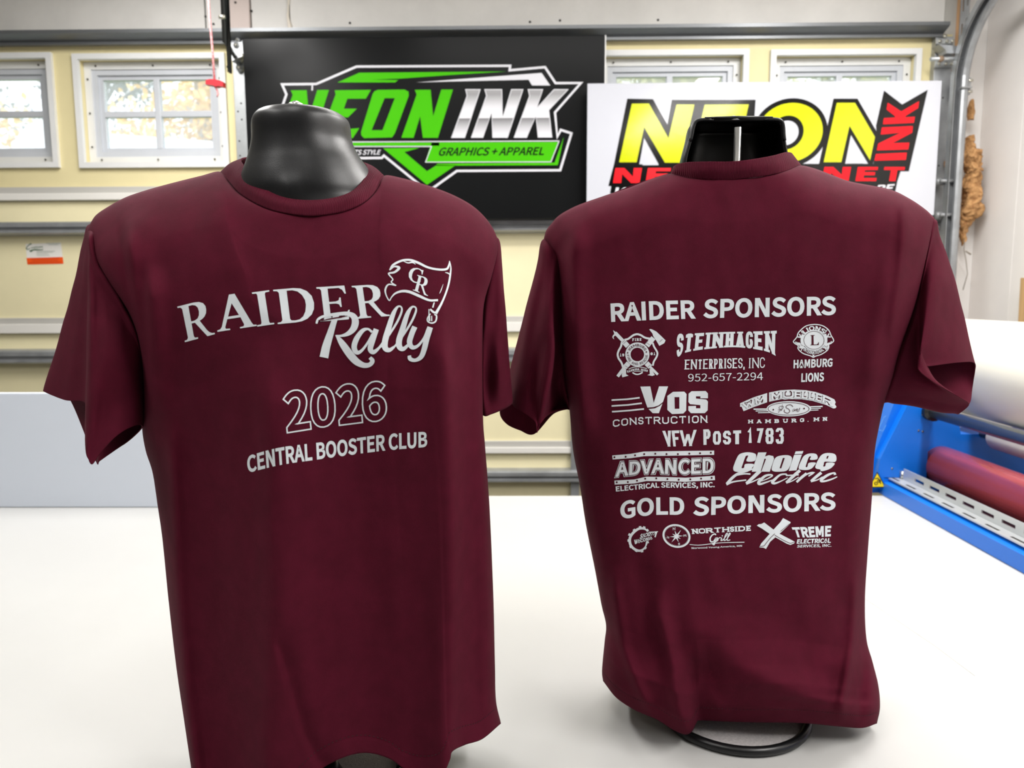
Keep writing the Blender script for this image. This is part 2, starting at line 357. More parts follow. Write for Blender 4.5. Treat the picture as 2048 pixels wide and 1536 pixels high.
# letter outlines (advance, contours) in thousandths of the type size: bold and regular
FB = {'A':(609,["-31 -25 234 759 373 759 640 -25 488 -25 418 199 186 199 115 -25","286 634 320 634 313 610 301 568 289 526 264 444 251 403 226 322 380 322 355 403 342 444 329 486 316 527"]),'B':(658,["76 -25 76 759 319 759 392 755 458 740 514 714 558 674 586 621 596 556 592 515 582 477 564 442 540 412 508 388 489 379 489 409 514 402 555 381 590 351 616 313 632 268 638 215 628 142 598 81 550 33 489 0 416 -19 335 -25","306 636 218 636 218 448 302 448 356 451 396 461 423 475 441 493 451 515 454 543 450 574 440 597 422 613 395 626 356 633","321 326 218 326 218 99 321 99 376 103 421 113 454 130 477 152 491 181 496 218 492 252 478 278 456 297 423 313 378 322"]),'C':(639,["383 772 430 768 474 758 513 742 548 722 578 699 619 659 537 560 498 597 479 612 458 624 435 633 411 639 385 641 327 632 277 609 237 571 206 518 185 450 178 370 185 287 204 219 235 165 275 126 323 102 382 93 411 95 439 102 464 112 488 127 511 146 553 188 637 91 589 42 554 14 515 -8 473 -25 427 -35 377 -38 283 -26 200 11 130 71 78 151 44 250 33 366 45 482 78 582 132 663 203 723 288 760"]),'D':(689,["76 -25 76 759 286 759 394 748 486 714 560 657 613 579 645 483 655 370 645 256 613 160 561 81 488 22 396 -13 290 -25","275 634 218 634 218 101 275 101 350 109 407 133 451 170 483 221 503 288 510 370 503 451 483 517 452 567 408 603 350 626"]),'E':(590,["76 -25 76 759 549 759 549 631 218 631 218 451 497 451 497 322 218 322 218 104 560 104 560 -25"]),'G':(690,["394 772 446 768 493 757 534 741 569 721 599 698 640 659 558 560 520 596 501 611 479 623 455 632 428 639 398 641 335 632 282 609 239 570 207 517 186 450 178 369 185 287 205 219 237 165 279 126 333 102 400 93 422 94 444 98 466 103 485 111 501 120 506 123 506 278 350 278 350 406 641 406 641 61 605 29 570 6 531 -12 488 -26 440 -35 389 -38 291 -26 205 11 133 70 78 151 45 250 33 366 45 483 80 582 135 663 208 723 296 760"]),'H':(729,["218 759 76 759 76 -25 218 -25 218 322 511 322 511 -25 654 -25 654 759 511 759 511 452 218 452"]),'I':(293,["218 759 76 759 76 -25 218 -25"]),'L':(544,["218 759 76 759 76 -25 540 -25 540 104 218 104"]),'M':(813,["76 -25 76 759 230 759 376 350 385 325 423 213 392 213 404 247 437 350 583 759 737 759 737 -25 601 -25 601 407 601 441 603 478 605 516 608 554 611 598 652 598 598 447 454 49 357 49 212 447 159 598 200 598 203 554 206 516 208 478 209 441 209 407 209 -25"]),'N':(724,["76 -25 76 759 210 759 486 284 558 145 521 145 517 194 514 234 512 274 510 313 510 352 510 759 648 759 648 -25 513 -25 238 452 166 590 204 590 209 503 211 464 213 425 213 386 213 -25"]),'O':(743,["372 772 466 760 548 723 616 663 668 583 699 484 710 370 699 254 668 155 617 74 548 13 466 -25 372 -38 277 -25 194 13 126 74 76 155 44 254 33 370 44 484 76 583 126 663 195 723 277 760","372 641 317 633 271 609 233 571 204 518 185 451 178 370 185 288 204 219 233 165 271 126 317 102 372 93 426 102 472 126 510 165 539 219 558 288 565 370 558 451 539 518 510 571 472 609 426 633"]),'P':(634,["76 -25 76 759 311 759 391 754 463 738 524 707 571 660 600 597 610 519 600 441 572 377 526 328 466 293 395 274 315 267 218 267 218 -25","298 634 218 634 218 392 302 392 358 396 400 407 430 424 450 446 463 477 468 519 463 560 450 588 430 608 398 622 355 631"]),'R':(636,["76 -25 76 759 331 759 405 754 472 738 530 709 574 664 602 604 612 529 606 470 589 418 561 375 523 340 479 314 459 308 651 -25 489 -25 311 286 218 286 218 -25","316 634 218 634 218 410 316 410 365 414 404 425 433 441 453 463 465 491 470 529 465 565 453 590 434 609 406 623 366 631"]),'S':(597,["313 772 360 769 404 760 445 745 482 725 517 702 563 660 484 562 442 598 420 613 396 625 370 634 343 639 314 641 279 638 251 630 229 617 214 602 205 583 202 560 205 535 216 516 232 500 254 485 280 472 308 460 413 414 456 394 495 368 529 337 556 298 573 251 579 195 570 132 544 76 503 29 448 -8 382 -30 305 -38 250 -34 199 -24 151 -7 106 16 66 45 13 93 101 195 147 153 175 132 206 116 238 104 271 96 305 93 346 97 379 106 403 121 420 139 431 161 434 187 431 214 422 234 407 251 386 266 359 281 326 296 221 342 185 359 148 382 113 412 84 450 64 497 57 553 66 614 92 668 132 712 183 745 245 765"]),'T':(600,["6 759 594 759 594 631 372 631 372 -25 228 -25 228 631 6 631"]),'U':(722,["73 759 215 759 215 301 221 226 236 172 259 135 287 111 322 98 362 93 402 98 437 111 466 135 489 172 505 226 511 301 511 759 650 759 650 301 640 192 612 105 568 39 508 -6 438 -31 362 -38 284 -31 214 -6 155 39 110 105 82 192 73 301"]),'V':(576,["117 759 -33 759 217 -25 361 -25 610 759 463 759 340 344 305 222 294 183 282 143 274 119 307 119 299 143 288 183 276 222 241 344"]),'W':(879,["142 759 -5 759 161 -25 311 -25 425 437 431 466 450 549 458 585 421 585 453 437 569 -25 721 -25 883 759 744 759 660 339 624 121 659 121 629 261 620 301 611 340 504 759 380 759 274 340 247 221 226 121 263 121 223 339"]),'X':(574,["-12 759 148 759 255 559 292 490 371 375 585 759 430 759 325 558 291 489 302 471","203 380 280 464 282 470","268 292 295 292 242 187 130 -25 441 -25 324 186"]),'K':(647,["218 759 76 759 76 -25 218 -25 218 223 316 339 525 -25 686 -25 408 453 661 759 491 759 184 390 218 390"]),'F':(553,["76 -25 76 759 549 759 549 631 218 631 218 433 499 433 499 304 218 304 218 -25"]),'0':(556,["278 772 352 761 415 725 466 667 502 588 524 489 532 370 524 249 502 148 466 69 416 10 352 -26 278 -38 204 -26 141 10 90 69 54 148 32 249 25 370 32 489 54 588 90 667 141 725 204 761","308 644 278 650 249 644 223 626 200 591 180 538 168 464 163 370 168 275 180 200 200 146 223 111 249 92 278 87 308 92 334 111 357 146 376 200 389 275 394 370 389 464 376 538 357 591 334 626"]),'1':(556,["267 759 368 759 368 101 516 101 516 -25 63 -25 63 101 227 101 227 599 96 599 96 702 147 713 174 720 198 728 221 736 242 745"]),'2':(556,["257 772 324 765 382 742 431 706 466 657 488 599 496 532 486 452 457 373 412 294 353 215 282 135 248 102 283 104 302 104 531 104 531 -25 19 -25 19 65 132 168 215 255 278 334 322 405 347 469 355 528 352 563 343 592 328 615 308 632 281 644 245 648 221 645 198 638 175 627 153 612 132 593 94 552 5 640 53 689 87 717 124 740 164 758 208 768"]),'6':(556,["327 772 367 769 404 761 437 749 467 732 494 712 535 673 448 579 416 613 401 625 385 634 367 641 350 645 332 647 290 641 253 623 220 590 194 539 175 465 173 437 149 412 178 435 209 454 242 469 275 478 309 481 373 474 429 452 476 416 510 365 531 301 538 225 530 152 506 89 468 36 420 -4 364 -30 301 -38 227 -27 160 7 106 63 65 139 40 235 31 350 42 484 72 591 119 672 180 729 251 762","327 358 293 362 275 361 254 355 232 345 210 329 187 308 170 287 178 229 192 175 213 134 238 106 267 90 301 84 327 88 350 100 370 120 386 148 397 183 400 226 397 267 388 302 373 328 353 346"]),'r':(389,["331 583 345 582 357 582 369 580 380 577 392 573 419 560 392 434 358 446 322 451 303 448 285 441 265 428 245 407 226 378 209 344 209 -25 67 -25 67 569 190 569 199 470 164 470 178 492 204 522 232 547 263 566 297 579"]),'a':(564,["296 583 362 575 417 551 459 512 488 462 504 402 509 335 509 -25 386 -25 378 40 406 40 385 24 355 4 324 -13 290 -26 254 -35 217 -38 168 -33 124 -17 87 9 58 45 40 89 34 142 44 204 75 257 126 299 195 330 282 353 366 366 366 376 360 403 349 425 334 441 312 452 280 456 253 455 226 449 200 440 176 429 152 416 108 388 49 496 96 525 129 542 165 558 206 571 249 580","368 254 316 246 256 231 214 212 189 192 176 171 172 147 175 126 181 111 191 100 204 93 222 88 243 86 265 88 286 93 307 102 328 114 351 130 368 144"]),'p':(621,["352 583 424 573 484 544 532 498 566 437 586 364 593 280 584 189 557 110 515 47 462 0 399 -28 332 -38 303 -36 275 -30 247 -20 219 -6 192 11 208 -2 209 -45 209 -254 67 -254 67 569 189 569 198 506 170 506 189 521 218 540 249 557 282 571 316 580","226 409 209 395 209 132 222 122 244 109 264 100 283 94 301 90 315 89 352 95 382 110 408 137 429 174 443 221 448 280 444 333 435 377 419 411 397 435 368 450 328 456 310 454 291 448 270 439 249 426"]),'h':(608,["209 822 67 822 67 -25 209 -25 209 384 227 401 250 421 270 435 290 445 310 451 332 452 359 450 377 442 391 428 401 407 408 375 411 332 411 -25 552 -25 552 345 547 412 532 470 506 518 468 554 419 576 361 583 320 579 283 569 249 553 218 533 189 510 207 527 209 578"]),'i':(275,["209 569 67 569 67 -25 209 -25","138 801 161 799 182 791 200 778 213 760 222 740 224 717 222 694 214 672 200 655 182 641 161 633 138 631 115 633 94 642 77 655 64 673 56 694 53 717 56 740 64 760 77 778 94 791 115 799"]),'c':(511,["313 583 351 580 385 573 415 561 442 547 467 530 506 498 430 398 395 427 380 437 365 445 350 451 334 454 318 456 278 450 243 433 214 407 191 371 177 325 171 271 176 217 190 172 212 136 240 110 274 94 315 88 335 90 355 94 374 102 393 111 410 123 448 154 516 49 471 15 441 -3 410 -18 376 -29 342 -36 306 -38 231 -29 164 -1 107 44 64 106 36 182 27 272 37 362 66 438 112 500 171 546 239 574"]),'s':(469,["249 583 286 580 320 574 352 563 382 549 409 533 453 501 379 404 341 431 324 441 306 450 288 456 270 460 251 462 224 459 204 453 190 444 182 434 176 422 174 408 177 394 185 382 199 371 220 359 246 348 275 337 316 321 356 302 394 278 427 245 449 202 457 148 450 99 430 54 398 16 354 -14 299 -32 235 -38 193 -35 153 -27 114 -15 78 1 46 21 -3 57 71 159 115 125 137 111 160 99 184 90 210 85 237 83 265 86 286 92 301 102 311 114 317 127 319 142 316 159 307 173 290 187 268 200 241 212 211 223 172 238 133 257 97 281 66 313 44 354 37 403 43 452 63 495 94 532 137 560 189 577"]),'e':(555,["295 583 367 574 427 547 476 504 510 448 531 380 538 303 531 225 171 225 175 202 191 162 214 129 244 105 280 90 323 85 346 86 367 90 387 95 407 103 426 112 468 138 524 33 478 5 450 -9 419 -21 386 -30 350 -36 312 -38 236 -29 168 -1 110 44 65 106 37 182 27 271 37 360 65 436 109 498 164 544 227 573","298 460 266 455 238 443 213 423 191 395 175 358 172 340 406 340 404 362 393 398 377 425 357 444 330 455"]),'l':(284,["67 822 209 822 209 103 210 94 248 94 270 -23 241 -31 201 -38 187 -38 151 -34 119 -20 94 3 78 33 70 68 67 107"]),'w':(803,["140 569 -6 569 159 -25 304 -25 386 285 392 311 399 338 419 425 384 425 397 364 410 313 416 287 500 -25 649 -25 810 569 670 569 586 235 557 103 591 103 558 236 468 569 340 569 250 236 218 103 254 103 226 235"]),'o':(607,["303 583 375 574 441 546 497 500 542 438 570 361 580 271 570 182 542 106 497 44 441 -1 375 -29 303 -38 232 -29 166 -1 110 44 65 106 37 182 27 271 37 361 65 438 109 500 166 546 232 574","303 455 267 450 236 434 210 408 189 372 176 326 171 271 176 217 189 172 210 136 236 110 267 94 303 88 340 94 372 110 398 136 418 172 432 217 436 271 432 326 418 371 398 408 371 434 340 450"]),'d':(621,["412 822 554 822 554 -25 432 -25 424 39 452 39 436 24 409 4 380 -13 348 -26 314 -35 277 -38 206 -29 145 -1 95 45 58 107 36 183 28 272 37 359 64 435 105 497 158 544 221 573 287 583 322 581 353 574 381 564 408 550 433 533 414 548 412 587","361 444 342 451 324 454 306 456 270 450 240 434 213 408 192 371 177 326 172 272 176 216 188 169 207 134 231 109 261 95 298 89 318 91 338 96 357 104 377 117 397 134 412 148 412 412 399 422 380 435"]),'u':(608,["59 569 201 569 201 211 204 168 210 136 221 115 234 102 252 94 279 91 300 93 320 99 340 109 360 125 382 146 401 168 401 569 542 569 542 -25 418 -25 411 60 442 60 422 39 393 14 362 -8 328 -24 291 -34 251 -38 192 -31 143 -10 105 25 78 73 64 131 59 198"]),'Y':(532,["-41 759 113 759 215 537 280 390 253 390 296 484 308 510 320 537 420 759 573 759 336 279 336 -25 194 -25 194 279"]),'n':(611,["361 583 419 576 468 554 506 518 532 470 547 412 552 345 552 -25 411 -25 411 332 408 375 401 407 391 428 377 442 359 450 332 452 310 451 290 445 270 435 250 421 227 401 209 384 209 -25 67 -25 67 569 190 569 199 490 168 490 188 508 217 532 249 553 283 569 320 579"]),'g':(565,["273 583 291 582 307 581 322 578 336 575 356 569 566 569 566 449 486 449 462 475 474 456 485 435 492 412 497 388 499 361 491 300 468 248 433 205 388 173 334 154 275 147 259 148 243 150 228 153 212 157 196 158 191 151 187 144 185 136 184 127 186 117 189 110 194 104 206 98 226 94 255 92 362 92 422 89 474 78 517 57 550 26 570 -14 576 -63 566 -120 537 -171 491 -214 431 -247 359 -268 276 -275 209 -271 150 -257 100 -234 60 -201 35 -157 26 -106 29 -77 37 -50 51 -24 69 0 92 21 106 31 106 10 102 13 87 28 74 45 65 65 59 88 57 112 60 139 68 164 80 186 95 205 111 221 117 226 117 206 106 216 88 238 71 265 58 295 49 328 46 364 54 426 78 480 115 524 162 556 216 576","274 466 250 462 229 454 211 440 197 420 188 395 184 364 188 332 198 307 212 286 230 272 251 263 274 260 298 263 320 272 338 287 352 307 362 332 365 364 362 395 353 420 339 440 321 454 299 462","381 -34 350 -33 256 -33 186 -33 174 -45 166 -57 160 -69 157 -81 156 -91 160 -110 169 -126 186 -140 212 -152 246 -159 288 -162 333 -158 370 -148 400 -132 420 -114 432 -96 435 -76 433 -62 428 -52 420 -45 404 -39"]),'m':(927,["678 583 736 576 784 554 822 518 848 470 862 412 867 345 867 -25 726 -25 726 332 724 375 716 407 706 428 692 442 675 450 650 452 634 451 616 445 598 436 577 421 555 402 538 384 538 -25 397 -25 397 332 394 375 387 407 376 428 363 442 345 450 320 452 305 451 287 445 268 436 248 421 226 402 209 385 209 -25 67 -25 67 569 190 569 199 490 168 490 186 508 214 532 244 552 276 568 311 579 347 583 391 579 429 568 461 550 487 525 507 496 509 501 539 527 571 550 604 568 640 579"]),'t':(378,["100 722 224 722 224 569 372 569 372 445 224 445 224 166 226 138 231 118 238 104 247 95 262 89 284 86 327 96 362 110 394 -10 355 -22 337 -27 319 -31 301 -35 282 -37 262 -38 204 -32 157 -12 122 21 99 64 87 113 83 167 83 445 2 445 2 562 90 567"]),'.':(278,["139 151 163 148 185 139 204 124 218 105 227 82 230 56 227 30 218 8 204 -12 185 -26 163 -35 139 -38 115 -35 93 -26 74 -12 60 8 51 31 48 56 51 82 60 105 74 124 93 139 115 148"]),',':(278,["145 151 174 147 200 134 221 113 235 86 244 54 246 19 241 -32 226 -80 202 -122 170 -159 131 -189 62 -225 21 -125 68 -100 90 -84 106 -66 118 -46 125 -24 125 -29 142 -27 119 -25 97 -17 78 -4 63 14 53 37 50 62 53 88 64 110 79 128 99 141 121 149"]),'+':(556,["216 648 339 648 339 429 544 429 544 310 339 310 339 91 216 91 216 310 13 310 13 429 216 429"]),'-':(347,["327 340 21 340 21 220 327 220"])}
FR = {'9':(556,["322 737 254 747 199 739 149 717 106 682 73 634 52 576 44 509 51 439 69 382 99 337 140 304 189 285 246 278 277 281 307 290 337 303 365 320 392 342 416 368 406 266 386 188 357 130 320 92 278 70 232 63 209 65 186 70 164 78 144 89 125 103 108 119 58 62 80 42 104 24 132 8 163 -3 197 -10 235 -13 303 -3 365 28 420 81 463 160 492 265 502 399 493 505 469 593 431 660 381 708","221 671 255 676 299 669 336 650 366 617 390 572 406 514 415 445 390 413 364 388 338 369 312 356 286 349 261 346 221 352 189 367 163 391 145 423 134 463 130 509 134 556 147 597 166 630 191 655"]),'5':(556,["110 734 86 392 135 360 155 373 175 384 194 392 213 399 234 402 257 404 301 398 338 384 368 359 391 326 405 285 410 236 404 186 388 144 364 110 333 84 295 68 253 63 213 66 178 75 147 88 119 104 95 124 73 144 27 84 54 60 85 37 120 17 161 1 208 -9 262 -13 323 -6 379 16 429 53 468 102 494 164 503 238 495 312 472 371 438 416 393 448 340 467 281 473 260 472 241 469 222 465 205 459 188 452 171 444 190 656 467 656 467 734"]),'2':(556,["318 740 256 747 212 744 172 734 135 718 102 697 70 670 40 640 93 588 114 611 138 632 162 649 188 662 216 670 245 673 287 668 321 654 347 632 366 603 377 568 380 528 372 463 344 394 299 319 234 238 149 150 44 54 44 0 506 0 506 79 302 79 283 79 263 78 182 72 263 153 334 231 391 308 434 383 461 458 471 532 464 593 444 645 413 688 370 720"]),'6':(556,["364 744 328 747 258 738 194 708 138 656 95 581 66 480 56 350 64 239 88 148 126 78 176 27 235 -3 301 -13 357 -5 407 17 450 53 483 100 505 158 513 225 506 296 487 354 457 398 417 430 367 449 308 456 279 453 250 445 221 432 193 415 166 393 142 368 150 469 170 548 200 605 238 644 282 665 332 672 353 670 375 665 396 657 415 646 432 632 448 616 500 672 478 693 454 711 427 726 397 737","293 388 334 382 367 368 393 344 411 311 422 272 426 225 421 178 409 138 390 105 365 80 335 64 301 59 258 66 222 86 192 120 169 166 153 224 144 294 169 325 194 349 220 366 245 378 270 385"]),'7':(556,["509 734 49 734 49 656 406 656 341 557 291 459 253 357 226 249 208 131 198 0 293 0 302 135 316 255 341 365 379 469 434 572 509 679"]),'4':(556,["427 734 326 734 20 262 20 202 340 202 340 0 427 0 427 202 525 202 525 275 427 275","342 634 346 634 340 501 340 275 115 275 282 526"]),'-':(347,["302 315 46 315 46 245 302 245"])}
FY = {'0':(556,["278 782 355 769 421 732 474 672 511 591 533 491 541 370 533 247 511 146 474 64 421 3 355 -35 278 -48 201 -35 135 3 83 64 46 146 24 248 16 370 24 490 46 591 83 672 135 732 202 769","304 635 278 640 253 635 230 619 208 587 189 535 177 463 172 370 177 276 189 202 208 150 230 117 253 101 278 96 304 101 327 117 349 150 368 202 380 276 384 370 380 463 368 535 349 587 327 619"]),'2':(556,["257 781 326 773 387 750 437 712 474 662 497 601 505 532 494 450 465 369 420 289 360 210 288 129 272 113 220 109 240 111 262 112 282 113 302 113 540 113 540 -34 10 -34 10 69 125 175 208 261 271 339 314 409 338 472 346 528 343 561 335 588 321 609 303 625 278 635 245 639 223 636 201 630 179 619 159 605 138 587 94 539 -8 640 47 696 82 724 120 748 161 766 207 777"]),'6':(556,["326 781 369 778 406 770 441 757 472 740 500 719 547 673 448 566 410 607 396 617 381 626 364 632 348 636 332 638 292 632 258 616 228 585 202 535 184 463 184 462 143 418 173 443 205 462 239 477 273 486 309 490 375 483 434 460 482 422 518 369 540 303 547 225 538 150 514 84 475 30 425 -12 366 -38 301 -47 224 -36 155 0 98 58 57 136 31 234 22 350 33 486 63 594 112 678 175 737 248 771","325 349 293 353 276 352 257 346 237 337 216 322 194 302 180 284 186 231 201 178 220 139 244 113 270 99 301 94 324 97 344 108 363 126 378 151 388 185 392 226 388 266 380 298 366 322 348 339"])}
FB['N'] = (724, ['76 -25 76 759 245 759 505 250 505 759 648 759 648 -25 490 -25 218 500 218 -25'])
FB['M'] = (813, ['76 -25 76 759 250 759 406 330 560 759 737 759 737 -25 600 -25 600 480 455 110 357 110 213 480 213 -25'])
_gc = {}
def glyph(ch, reg):
    k = (ch, reg)
    if k not in _gc:
        adv, cs = (FR if reg else FB)[ch]
        cs = [[(int(a), int(b)) for a, b in zip(c.split()[::2], c.split()[1::2])] for c in cs]
        _gc[k] = (adv, cs, poly(*cs))
    return _gc[k]
def inside(p, c):
    r = False
    for (x1, y1), (x2, y2) in zip(c, c[1:] + c[:1]):
        if (y1 > p[1]) != (y2 > p[1]) and p[0] < (x2 - x1) * (p[1] - y1) / (y2 - y1) + x1: r = not r
    return r
def grow(cs, d):
    """embolden: push outer contours out and holes in by d"""
    out = []
    for c in cs:
        area = sum(x1 * y2 - x2 * y1 for (x1, y1), (x2, y2) in zip(c, c[1:] + c[:1]))
        hole = sum(inside(c[0], q) for q in cs if q is not c) % 2 == 1
        sg = (1 if area > 0 else -1) * (-1 if hole else 1)
        n = len(c); o = []
        for i in range(n):
            a, b, e = Vector(c[i - 1]), Vector(c[i]), Vector(c[(i + 1) % n])
            d1, d2 = (b - a).normalized(), (e - b).normalized()
            n1, n2 = Vector((d1.y, -d1.x)), Vector((d2.y, -d2.x))
            m_ = (n1 + n2)
            m_ = m_.normalized() if m_.length > 1e-6 else n1
            q = b + m_ * (sg * d / max(.5, m_.dot(n1)))
            o.append((q.x, q.y))
        out.append(o)
    return out
def text_raw(s, bold=0.0, shear=0.0, space=1.0):
    reg = bold < .01
    ex = max(0.0, bold - .036) * 1000
    L = []
    x = 0
    for ch in s:
        if ch == ' ':
            x += 230
            continue
        adv, cs, sh = glyph(ch, reg)
        if ex > 0:
            k_ = (ch, reg, round(ex, 1))
            if k_ not in _gc: _gc[k_] = poly(*grow(cs, ex))
            sh = _gc[k_]
        L.append(([(a + x, b) for a, b in sh[0]], sh[1]))
        x += (adv + ex * 1.2) * space
    V, Fc = join_data(L)
    return [(a + shear * b, b) for a, b in V], Fc
def capbox(bold):
    if bold < .01: return (0, 733)
    ex = max(0.0, bold - .036) * 1000
    return (-25 - ex, 759 + ex)
def bridge_map(top, bot, smooth=True):
    """(u,v) -> point; u along, v=0 at bottom curve, 1 at top curve."""
    def prep(c):
        if len(c) == 2: return [Vector((a, b, 0)) for a, b in c], False
        return arc_spl([(a, b, 0) for a, b in c], 60, smooth=smooth), True
    T, _ = prep(top)
    B, _ = prep(bot)
    def at(c, u):
        t = u * (len(c) - 1)
        i = min(max(int(math.floor(t)), 0), len(c) - 2)
        return c[i] + (c[i + 1] - c[i]) * (t - i)
    def f(u, v):
        a, b = at(T, u), at(B, u)
        q = b + (a - b) * v
        return (q.x, q.y)
    return f
def arc_map(cx, cy, rx, ry, k0, k1, a0, a1, rot=0):
    def f(u, v):
        a = math.radians(a0 + (a1 - a0) * u)
        k = k0 + (k1 - k0) * v
        return (cx + rx * k * math.cos(a), cy - ry * k * math.sin(a))
    return f
def warp(sh, f):
    V, Fc = sh
    return [f(*v) for v in V], Fc
def text_uv(s, bold=0.0, shear=0.0, space=1.0, mono=False):
    V, Fc = text_raw(s, bold, shear, space)
    y0, y1 = capbox(bold)
    x0 = min(v[0] for v in V)
    x1 = max(v[0] for v in V)
    return [((v[0] - x0) / (x1 - x0), (v[1] - y0) / (y1 - y0)) for v in V], Fc
def text(s, top, bot, bold=0.02, shear=0.0, space=1.0):
    return warp(text_uv(s, bold, shear, space), bridge_map(top, bot))

# stroke alphabet: polylines in a unit box, y up; 'slabs' are the stroke ends that carry a slab serif
GL = {
 'A': ([[(0, 0), (.5, 1)], [(.5, 1), (1, 0)], [(.22, .34), (.78, .34)]], [(0, 0), (1, 0), (.45, 1)]),
 'B': ([[(0, 0), (0, 1)], [(0, 1), (.62, 1), (.92, .88), (.92, .66), (.62, .53), (0, .53)], [(.3, .53), (.68, .53), (1, .4), (1, .13), (.68, 0), (0, 0)]], [(0, 0), (0, 1)]),
 'C': ([[(1, .72), (1, .86), (.75, 1), (.25, 1), (0, .8), (0, .2), (.25, 0), (.75, 0), (1, .14), (1, .28)]], []),
 'D': ([[(0, 0), (0, 1)], [(0, 1), (.65, 1), (1, .75), (1, .25), (.65, 0), (0, 0)]], [(0, 0), (0, 1)]),
 'E': ([[(0, 0), (0, 1)], [(0, 1), (1, 1)], [(0, .52), (.75, .52)], [(0, 0), (1, 0)]], [(0, 0), (0, 1)]),
 'F': ([[(0, 0), (0, 1)], [(0, 1), (1, 1)], [(0, .5), (.75, .5)]], [(0, 0), (0, 1)]),
 'G': ([[(1, .72), (1, .86), (.75, 1), (.25, 1), (0, .8), (0, .2), (.25, 0), (.75, 0), (1, .15), (1, .45), (.6, .45)]], []),
 'H': ([[(0, 0), (0, 1)], [(1, 0), (1, 1)], [(0, .5), (1, .5)]], [(0, 0), (0, 1), (1, 0), (1, 1)]),
 'I': ([[(.5, 0), (.5, 1)]], [(.5, 0), (.5, 1)]),
 'K': ([[(0, 0), (0, 1)], [(1, 1), (0, .4)], [(.35, .6), (1, 0)]], [(0, 0), (0, 1), (1, 0), (1, 1)]),
 'L': ([[(0, 1), (0, 0)], [(0, 0), (1, 0), (1, .25)]], [(0, 1), (0, 0)]),
 'M': ([[(0, 0), (0, 1)], [(0, 1), (.5, .25)], [(.5, .25), (1, 1)], [(1, 1), (1, 0)]], [(0, 0), (0, 1), (1, 0), (1, 1)]),
 'N': ([[(0, 0), (0, 1)], [(0, 1), (1, 0)], [(1, 0), (1, 1)]], [(0, 0), (0, 1), (1, 1)]),
 'O': ([[(.25, 1), (.75, 1), (1, .8), (1, .2), (.75, 0), (.25, 0), (0, .2), (0, .8), 'c']], []),
 'P': ([[(0, 0), (0, 1)], [(0, 1), (.7, 1), (1, .86), (1, .6), (.7, .45), (0, .45)]], [(0, 0), (0, 1)]),
 'R': ([[(0, 0), (0, 1)], [(0, 1), (.68, 1), (.95, .87), (.95, .63), (.68, .48), (0, .48)], [(.55, .48), (1, 0)]], [(0, 0), (0, 1), (1, 0)]),
 'S': ([[(.97, .72), (.97, .86), (.75, 1), (.25, 1), (0, .85), (0, .65), (.25, .53), (.75, .48), (1, .35), (1, .15), (.75, 0), (.25, 0), (0, .14), (0, .28)]], []),
 'T': ([[(.5, 0), (.5, 1)], [(0, .85), (0, 1), (1, 1), (1, .85)]], [(.5, 0)]),
 'U': ([[(0, 1), (0, .2), (.25, 0), (.75, 0), (1, .2), (1, 1)]], [(0, 1), (1, 1)]),
 'V': ([[(0, 1), (.5, 0)], [(.5, 0), (1, 1)]], [(0, 1), (1, 1)]),
 'W': ([[(0, 1), (.25, 0)], [(.25, 0), (.5, .8)], [(.5, .8), (.75, 0)], [(.75, 0), (1, 1)]], [(0, 1), (1, 1)]),
 'X': ([[(0, 1), (1, 0)], [(0, 0), (1, 1)]], [(0, 0), (1, 0), (0, 1), (1, 1)]),
 '0': ([[(.25, 1), (.75, 1), (1, .8), (1, .2), (.75, 0), (.25, 0), (0, .2), (0, .8), 'c']], []),
 '1': ([[(.15, .8), (.55, 1), (.55, 0)]], [(.55, 0)]),
 '3': ([[(0, .8), (0, .9), (.2, 1), (.8, 1), (1, .87), (1, .65), (.8, .53), (.4, .53)], [(.8, .53), (1, .4), (1, .15), (.8, 0), (.2, 0), (0, .1), (0, .25)]], []),
 '7': ([[(0, 1), (1, 1), (.35, 0)]], []),
 '8': ([[(.2, 1), (.8, 1), (1, .88), (1, .65), (.8, .53), (.2, .53), (0, .65), (0, .88), 'c'], [(.2, .53), (.8, .53), (1, .4), (1, .13), (.8, 0), (.2, 0), (0, .13), (0, .4), 'c']], []),
 '9': ([[(1, .6), (.75, .45), (.25, .45), (0, .6), (0, .85), (.25, 1), (.75, 1), (1, .85), (1, .2), (.75, 0), (.2, 0), (0, .15)]], []),
 ',': ([[(.5, .08), (.35, -.18)]], []), '.': ([[(.5, 0), (.5, .05)]], []),
 '-': ([[(.1, .45), (.9, .45)]], []),
}
WID = {'I': .30, 'M': 1.05, 'W': 1.3, 'N': .8, '1': .45, ',': .25, '.': .25, ' ': .4, '-': .5, 'L': .6, 'E': .62, 'F': .6, 'S': .62}
